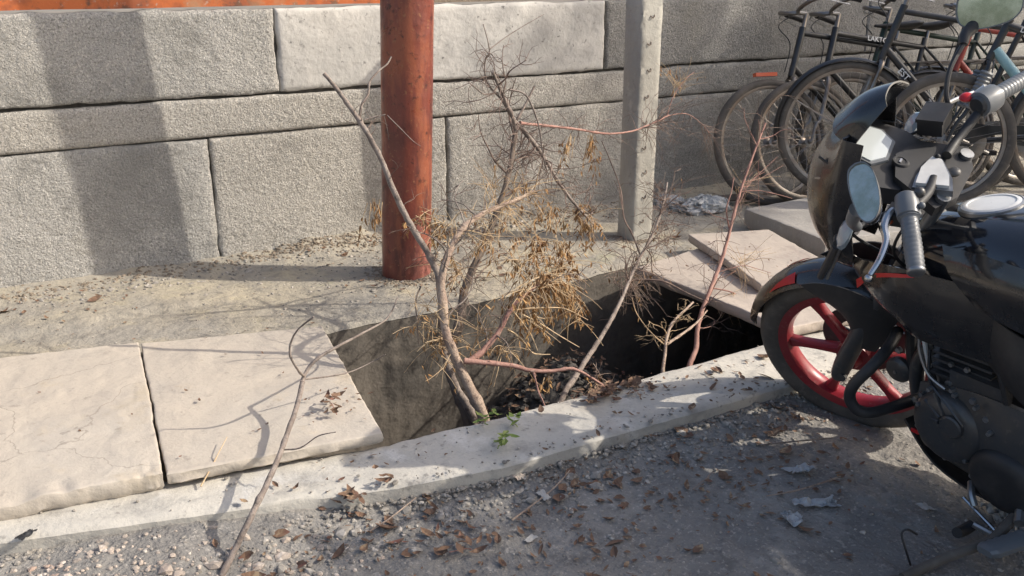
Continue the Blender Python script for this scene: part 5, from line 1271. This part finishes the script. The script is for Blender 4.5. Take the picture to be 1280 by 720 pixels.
for i in range(12):
    for j in range(i + 1, 12):
        for k in range(j + 1, 12):
            if abs((iv[i] - iv[j]).length - 2) < .01 and abs((iv[j] - iv[k]).length - 2) < .01 and abs((iv[i] - iv[k]).length - 2) < .01:
                nrm = (iv[j] - iv[i]).cross(iv[k] - iv[i]); ICO_F.append((i, j, k) if nrm.dot(iv[i]) > 0 else (i, k, j))
def pebble(m, p, r, rnd, flat=.6):
    a = rnd.uniform(0, 6.28); ca, sa = math.cos(a), math.sin(a); sx, sy = rnd.uniform(.7, 1.4), rnd.uniform(.6, 1.1); vs = []
    for v in iv:
        k = r / 1.9 * rnd.uniform(.75, 1.2); x, y, z = v.x * k * sx, v.y * k * sy, v.z * k * flat
        vs.append((p[0] + x * ca - y * sa, p[1] + x * sa + y * ca, p[2] + z))
    m.add(vs, ICO_F)
def scatter(n, fn, xs, ys, test=None, centres=None):
    k = 0
    for _ in range(n * 4):
        if k >= n: break
        if centres:
            c = rl.choice(centres); x, y = rl.gauss(c[0], c[2]), rl.gauss(c[1], c[3] if len(c) > 3 else c[2])
        else: x, y = rl.uniform(*xs), rl.uniform(*ys)
        h = ground_h(x, y)
        if h is None or (test and not test(x, y)): continue
        fn(x, y, h); k += 1

# leaf litter, heaviest along the kerb and below the wall
m = MB(); twm = MB()
def lf(a, b):
    def put_leaf(x, y, h):
        L = min(.06, rl.lognormvariate(math.log((a + b) / 2.3), .55)); flat_leaf(m, (x, y, h + .003), L, L * rl.uniform(.12, .34), rl, .5)
    return put_leaf
scatter(620, lf(.008, .032), None, None, lambda x, y: y < float(kerb_out(x)) + .02, [(1.35, 1.78, .22, .09), (1.15, 1.72, .25, .10), (1.75, 1.72, .25, .09), (1.50, 1.55, .3, .12), (1.25, 1.50, .30, .10), (1.7, 1.55, .2, .06), (2.0, 1.75, .16, .06), (.8, 1.75, .2, .1), (.7, 1.85, .2, .06)])
scatter(190, lf(.006, .03), (-.3, 2.6), (.9, 2.0), lambda x, y: y < float(kerb_out(x)))
scatter(60, lf(.008, .022), (.2, 2.3), (1.85, 2.14), lambda x, y: float(kerb_out(x)) < y < float(kerb_in(x)) - .01)
scatter(150, lf(.010, .026), None, None, lambda x, y: float(kerb_out(x)) < y < float(kerb_in(x)) - .005, [(1.58, 2.08, .06, .03), (1.70, 2.05, .05, .03), (1.95, 1.98, .2, .05)])
scatter(480, lf(.008, .026), None, None, lambda x, y: 3.1 < y < 4.04, [(2.0, 3.86, .28, .12), (1.75, 3.7, .2, .14), (1.5, 3.88, .35, .08), (2.4, 3.8, .3, .14), (1.62, 3.3, .18, .08), (1.9, 3.3, .25, .10), (2.9, 3.85, .4, .1), (.2, 3.75, .2, .06), (3.0, 3.5, .25, .12)])
scatter(170, lf(.006, .018), (-.4, 3.8), (3.1, 4.0))
def on_slab(x, y, h): flat_leaf(m, (x, y, .05), rl.uniform(.008, .022), rl.uniform(.002, .005), rl, .6)
for _ in range(16): on_slab(rl.uniform(-.2, .95), rl.uniform(2.25, 3.1), 0)
for _ in range(24): flat_leaf(m, (rl.gauss(.83, .05), rl.gauss(2.36, .05), .052), rl.uniform(.008, .02), rl.uniform(.002, .004), rl, .6)
for _ in range(26): flat_leaf(m, (rl.uniform(2.45, 2.9), rl.uniform(2.2, 2.95), .054 if rl.random() < .5 else .094), rl.uniform(.008, .022), rl.uniform(.002, .005), rl, .6)
tag(m.build('leaf_litter', 'litter', smooth=False), 'scattered small dry brown fallen leaves along the kerb and wall', 'leaf litter', kind='stuff')
# pit debris
m = MB()
for _ in range(700):
    x = rl.uniform(1.0, 2.5); y = rl.uniform(2.3, 3.0); z = DZ + .34 * math.exp(-((x - 2.0) / .36) ** 2 - ((y - 2.85) / .26) ** 2) + rl.uniform(0, .06)
    flat_leaf(m, (x, y, z), rl.uniform(.015, .05), rl.uniform(.003, .008), rl, .6)
tag(m.build('drain_debris', 'litter', smooth=False), 'dark dead leaves and rubbish on the floor of the open drain', 'debris', kind='stuff')

m = MB()
for _ in range(700):
    x = rl.gauss(2.0, .3); y = min(3.02, rl.gauss(2.8, .16)); z = DZ + .34 * math.exp(-((x - 2.0) / .36) ** 2 - ((y - 2.85) / .26) ** 2)
    pebble(m, (x, y, z + .01), rl.uniform(.005, .018) * (2 if rl.random() < .06 else 1), rl, .7)
tag(m.build('drain_rubble', 'pitfloor', smooth=False), 'dark broken rubble heaped on the floor of the open drain', 'rubble', kind='stuff')
# grit and pebbles
m = MB()
pb_ = lambda a, b: (lambda x, y, h: pebble(m, (x, y, h + .001), rl.uniform(a, b) * (2.2 if rl.random() < .05 else 1), rl))
scatter(1500, pb_(.0018, .006), (-.4, 2.9), (.85, 2.15), lambda x, y: y < float(kerb_out(x)))
scatter(900, pb_(.003, .010), None, None, lambda x, y: y < float(kerb_out(x)) + .01, [(1.3, 1.80, .4, .05), (.8, 1.86, .3, .06), (2.0, 1.75, .3, .05)])
scatter(900, pb_(.003, .010), None, None, lambda x, y: 3.1 < y < 4.05, [(1.6, 3.93, .5, .06), (2.3, 3.9, .5, .06), (1.5, 3.55, .3, .2), (.4, 3.85, .4, .07), (3.2, 3.8, .4, .12)])
scatter(500, pb_(.002, .006), (-.4, 4), (3.05, 4.0)); scatter(50, pb_(.002, .005), (0, 2.4), (1.86, 2.12), lambda x, y: float(kerb_out(x)) < y < float(kerb_in(x)) - .01)
for _ in range(700):
    x = rl.uniform(-.1, 2.6); y = float(kerb_out(x)) - abs(rl.gauss(0, .022)); pebble(m, (x, y, ROAD_Z + .033), rl.uniform(.002, .009), rl)
for _ in range(70):
    x = rl.uniform(.6, 2.4); y = float(kerb_out(x)) + abs(rl.gauss(0, .02)) + .006; pebble(m, (x, y, .002), rl.uniform(.0015, .005), rl)
for _ in range(14):
    x = rl.uniform(.0, .95); y = float(kerb_in(x)) - .10 + rl.gauss(0, .03) - .0; pebble(m, (x, y, .002), rl.uniform(.002, .006), rl)
tag(m.build('gravel', 'pebble', smooth=False), 'loose grit and small pebbles over road and pavement', 'gravel', kind='stuff')
m = MB()
scatter(480, lambda x, y, h: pebble(m, (x, y, h + .0005), rl.uniform(.002, .009) * (2.4 if rl.random() < .07 else 1), rl, .55), None, None, lambda x, y: y < float(kerb_out(x)) - .005, [(.05, 1.98, .17, .05), (.25, 1.88, .16, .05), (.42, 1.80, .16, .05), (.15, 1.85, .2, .08), (.0, 2.05, .12, .04)])
tag(m.build('rubble', 'clod', smooth=False), 'pale crumbled plaster rubble at the lower left foot of the kerb', 'rubble', kind='stuff')
# soil drifted at the wall foot
m = MB()
scatter(1500, lambda x, y, h: pebble(m, (x, y, h), rl.uniform(.003, .011), rl, .7), None, None, lambda x, y: 3.6 < y < 4.055, [(1.45, 3.99, .22, .04), (1.75, 3.96, .18, .05), (1.2, 4.0, .25, .03), (2.2, 3.95, .35, .05), (.3, 3.95, .3, .04), (2.75, 3.95, .3, .05)])
for _ in range(420):
    a = rl.uniform(0, 6.283); r_ = .104 + abs(rl.gauss(0, .035)); x, y = 1.575 + r_ * math.cos(a), 3.478 + r_ * math.sin(a); pebble(m, (x, y, ground_h(x, y)), rl.uniform(.003, .010), rl, .7)
for _ in range(260):
    a = rl.choice((0, 1)); k = rl.uniform(-.02, .14); o_ = -abs(rl.gauss(0, .02)) - .004; x, y = (pc[0] + k, pc[1] + o_) if a else (pc[0] + o_, pc[1] + k); pebble(m, (x, y, ground_h(x, y)), rl.uniform(.003, .009), rl, .7)
tag(m.build('soil', 'soil', smooth=False), 'loose brown soil drifted along the foot of the wall', 'soil', kind='stuff')

# small fallen twigs on the road
tw = [([(1.0391, 1.7157, -0.06), (1.1948, 1.7695, -0.05), (1.2854, 1.8198, -0.045)], 'thin pale twig on the road left of the paper scrap'), ([(1.9099, 1.432, -0.06), (1.7639, 1.4402, -0.058), (1.6607, 1.4603, -0.055)], 'straight dry twig lying over the crumpled paper'),
      ([(1.5118, 1.5776, -0.05), (1.558, 1.5864, -0.04), (1.6288, 1.6218, -0.05)], 'short grey twig on the road in the strip of sun'), ([(1.8479, 1.6677, -0.055), (1.9577, 1.6184, -0.05), (2.0645, 1.5873, -0.055)], 'thin dark twig in front of the motorcycle wheel'),
      ([(0.7091, 1.8411, -0.05), (0.7697, 1.8416, -0.03), (0.8515, 1.8754, -0.02)], 'dry stalk lying from the kerb onto the road')]
for pts, lab in tw:
    mm = MB(); stick(mm, pts, .0028, .0016, 5); tag(mm.build('fallen_twig', 'bark_pale' if 'pale' in lab or 'dry' in lab else 'bark_grey', origin=pts[1]), lab, 'twig', 'twigs fallen on the road', 'thing')
wh = MB(); wh.tube(smooth_path([(1.747, 1.0878, -0.07), (1.7013, 1.074, -0.01), (1.6958, 1.089, 0.03), (1.709, 1.0857, 0.04), (1.7395, 1.0798, 0.02)], 4), .0028, 6)
tag(wh.build('bent_wire', 'black_matt', origin=(1.747, 1.0878, -0.07)), 'bent black wire sticking up from the road near the gear lever', 'wire', kind='thing')

# wilted sprigs
def sprig(c, label, n, L, mat, seed, z, cat='sprig', rs=.0016):
    rnd = random.Random(seed); e = empty('fallen_sprig', (c[0], c[1], z)); tag(e, label, cat, 'sprigs fallen by the pit', 'thing')
    a = rnd.uniform(0, 6.28); d = Vector((math.cos(a), math.sin(a), 0)); mm = MB()
    pts = [Vector((0, 0, .006)) + d * (t * L) + Vector((rnd.gauss(0, .006), rnd.gauss(0, .006), .006 * abs(rnd.gauss(0, 1)))) for t in (-.5, -.2, .1, .4)]
    mm.tube(pts, rs, 5); mm.build('stalk', 'bark_pink' if mat == 'litter' else 'greenleaf', e)
    mm = MB()
    for _ in range(n): flat_leaf(mm, pts[rnd.randint(0, 3)] + Vector((rnd.gauss(0, .016), rnd.gauss(0, .016), rnd.uniform(.002, .02))), rnd.uniform(.022, .048), rnd.uniform(.005, .009), rnd, .5)
    mm.build('leaves', mat, e)['kind'] = 'stuff'
sprig((1.1771, 2.0953, 0.0), 'green wilted leaf sprig on the kerb at the foot of the stems', 8, .06, 'greenleaf', 3, .004)
sprig((1.2366, 2.0419, 0.0), 'small green leaves on the kerb right of the stems', 6, .06, 'greenleaf', 4, .004)
sprig((1.1501, 1.9413, 0.0), 'yellow green leaf cluster near the outer kerb edge', 10, .05, 'greenleaf', 5, .004)
sprig((0.6975, 1.9875, -0.03), 'reddish brown dried leaf spray on the road against the kerb', 26, .14, 'litter', 6, -.035)
sprig((0.8012, 2.3198, 0.05), 'small reddish dried sprig on the pale slab', 14, .10, 'litter', 8, .05)
sprig((0.7906, 1.9544, 0.0), 'curled brown dead leaf cluster on the kerb left of the pit', 6, .03, 'litter', 9, .004)
sprig((1.5687, 2.0478, 0.0), 'heap of brown dead leaves on the kerb below the grey stick', 26, .10, 'litter', 10, .004)
sprig((0.867, 1.6701, -0.06), 'brown leaf cluster on the road at the bottom centre', 12, .06, 'litter', 12, -.065)

# paper and film scraps
def scrap(c, w, h, label, seed, mat, z, amp=.012, name='paper_scrap', cat='scrap', rot=None):
    rnd = random.Random(seed); N = 14; a = rnd.uniform(0, 6.28) if rot is None else rot; mm = MB(); g = []
    for i in range(N + 1):
        row = []
        for j in range(N + 1):
            u, v = i / N - .5, j / N - .5; k = 1 + .28 * float(fbm(math.cos(math.atan2(v, u)) * 2 + seed, math.sin(math.atan2(v, u)) * 2, seed)) * (abs(u) + abs(v)) * 2
            x, y = u * w * k, v * h * k
            zz = .006 + amp * abs(float(fbm(x * 40 + seed, y * 40, seed + 1))) * 2 + amp * .6 * abs(float(vnoise(x * 90, y * 90 + seed, seed + 2)))
            row.append((x * math.cos(a) - y * math.sin(a), x * math.sin(a) + y * math.cos(a), zz))
        g.append(row)
    mm.patch(g, 1, 1, .0008)
    o = mm.build(name, mat, sharp=25); o.location = (c[0], c[1], z); return tag(o, label, cat, None, 'thing')
scrap((1.6465, 1.3574, -0.07), .06, .045, 'crumpled whitish paper scrap on the shaded road', 21, 'plastic', -.072, .018)
scrap((1.8429, 1.5122, -0.06), .075, .035, 'torn grey film strip on the road below the front wheel', 22, 'plastic', -.066, .012)
scrap((1.7557, 1.3771, -0.07), .12, .035, 'flattened grey plastic wrapper beside the sunlit strip', 23, 'plastic', -.070, .012)
scrap((1.9838, 1.2214, -0.07), .035, .026, 'small white paper bit near the gear lever', 24, 'paper', -.072, .006)
scrap((1.1479, 1.854, -0.04), .040, .026, 'pale curled bark flake on the road beside the kerb', 25, 'clod', -.05, .010)
scrap((1.1644, 1.7612, -0.06), .045, .022, 'grey paper chip among the leaves on the road', 26, 'paper', -.062, .006)
scrap((2.1051, 1.0672, -0.07), .13, .08, 'torn white paper under the motorcycle engine', 27, 'paper', -.072, .03)
scrap((-0.0066, 2.1615, -0.02), .045, .022, 'dark plastic chip on the rubble at lower left', 28, 'black_matt', .0, .006)
scrap((1.0388, 1.6288, -0.07), .03, .016, 'tiny white paper fleck at the bottom of the road', 29, 'paper', -.072, .004)

# crumpled bag behind the post
def bag(c, rx_, ry_, rz_, seed, label):
    mm = MB(); rows = 34; seg = 60; rings = []
    for i in range(rows + 1):
        th = math.pi * (i + .02) / (rows + .04); ring = []
        for k in range(seg):
            a = 2 * math.pi * k / seg; x, y, z = math.sin(th) * math.cos(a), math.sin(th) * math.sin(a), math.cos(th)
            cr_ = abs(float(vnoise(a * 4.2 + z * 2, z * 5 + x, seed))) * 1.1 + abs(float(vnoise(x * 9 + 3, z * 9 + y * 7, seed + 1))) * .6
            s_ = 1 + .30 * float(fbm(x * 1.8 + 5, y * 1.8 + z, seed + 2)) - .42 * cr_
            ring.append((x * rx_ * s_, y * ry_ * s_, max(-.25, z) * rz_ * s_ + rz_ * .22))
        rings.append(ring)
    mm.rings(rings, True); o = mm.build('plastic_bag', 'plastic', sharp=22); o.location = c; return tag(o, label, 'bag', None, 'thing')
bag((3.4178, 3.6362, 0.0), .17, .12, .085, 31, 'crumpled grey and white plastic bag on the pavement behind the concrete post')
bag((3.3244, 3.8173, 0.0), .10, .09, .06, 35, 'smaller crumpled white plastic film right beside the concrete post')
# clutter below the bicycles
mm = MB(); mm.tube(smooth_path([(3.42, 3.72, .02), (3.6, 3.66, .045), (3.85, 3.62, .03), (4.1, 3.5, .035)], 5), [.02] * 16, 8)
tag(mm.build('cloth_strip', 'bark_dark', origin=(3.7, 3.65, 0)), 'dark rolled rag on the pavement below the bicycle wheels', 'rag', kind='thing')

# ================================================================== unseen trees added right of the view to shade bicycles and road
def added_shade_tree(loc, zc, rc, label, seed, n=170):
    tree = tag(empty('added_shade_tree', loc), label, 'tree', 'added shade trees out of view', 'thing')
    rt_ = random.Random(seed); mt = MB(); zb = zc - rc - loc[2]; zt = zc + rc * .6 - loc[2]
    trunk = smooth_path([(0, 0, -.1), (.06, .02, zb * .4), (-.05, .06, zb * .8), (.03, .05, zb), (.02, .1, zt)], 4)
    mt.tube(trunk, [.16 - .12 * i / (len(trunk) - 1) for i in range(len(trunk))], 12, wob=.06); mt.build('trunk', 'trunk', tree)
    cent = []
    for k in range(15):
        a = k * 2.4; z = zb - .2 + rc * 1.4 * k / 15; r_ = rc * rt_.uniform(.5, .85) * (1 - .25 * abs(k / 15 - .4))
        e_ = Vector((math.cos(a) * r_, math.sin(a) * r_, z + rt_.uniform(.3, .6))); s_ = Vector((0, .05, z)); ml = MB(); lp = smooth_path([s_, s_.lerp(e_, .5) + Vector((0, 0, .1)), e_], 4)
        ml.tube(lp, [.04 - .028 * i / (len(lp) - 1) for i in range(len(lp))], 7); ml.build('limb', 'trunk', tree)
        cent += [e_, s_.lerp(e_, .65) + Vector((rt_.gauss(0, .2), rt_.gauss(0, .2), .15))]
    while len(cent) < 50:
        p = Vector((rt_.uniform(-1, 1), rt_.uniform(-1, 1), rt_.uniform(-1, 1)))
        if p.length < 1: cent.append(p * rc * .85 + Vector((0, 0, zc - loc[2])))
    ml = MB(); sg = rc * .17
    for c in cent:
        for _ in range(n):
            p = c + Vector((rt_.gauss(0, sg), rt_.gauss(0, sg), rt_.gauss(0, sg * .8)))
            d = Vector((rt_.gauss(0, 1), rt_.gauss(0, 1), rt_.gauss(-.3, .7))).normalized(); s_ = d.cross(Vector((rt_.gauss(0, 1), rt_.gauss(0, 1), rt_.gauss(0, 1)))).normalized()
            L = rt_.uniform(.06, .11); ml.add([p, p + d * L * .5 + s_ * L * .28, p + d * L, p + d * L * .5 - s_ * L * .28], [(0, 1, 2, 3)])
    ml.build('crown', 'leaf', tree, smooth=False)
added_shade_tree((9.3, .9, -.07), 5.5, 1.5, 'unseen leafy tree added at the right to shade the wall and bicycles', 5, 260)
added_shade_tree((5.87, -2.80, -.07), 4.5, 1.20, 'small unseen leafy tree added behind the camera to shade the road', 9, 300)
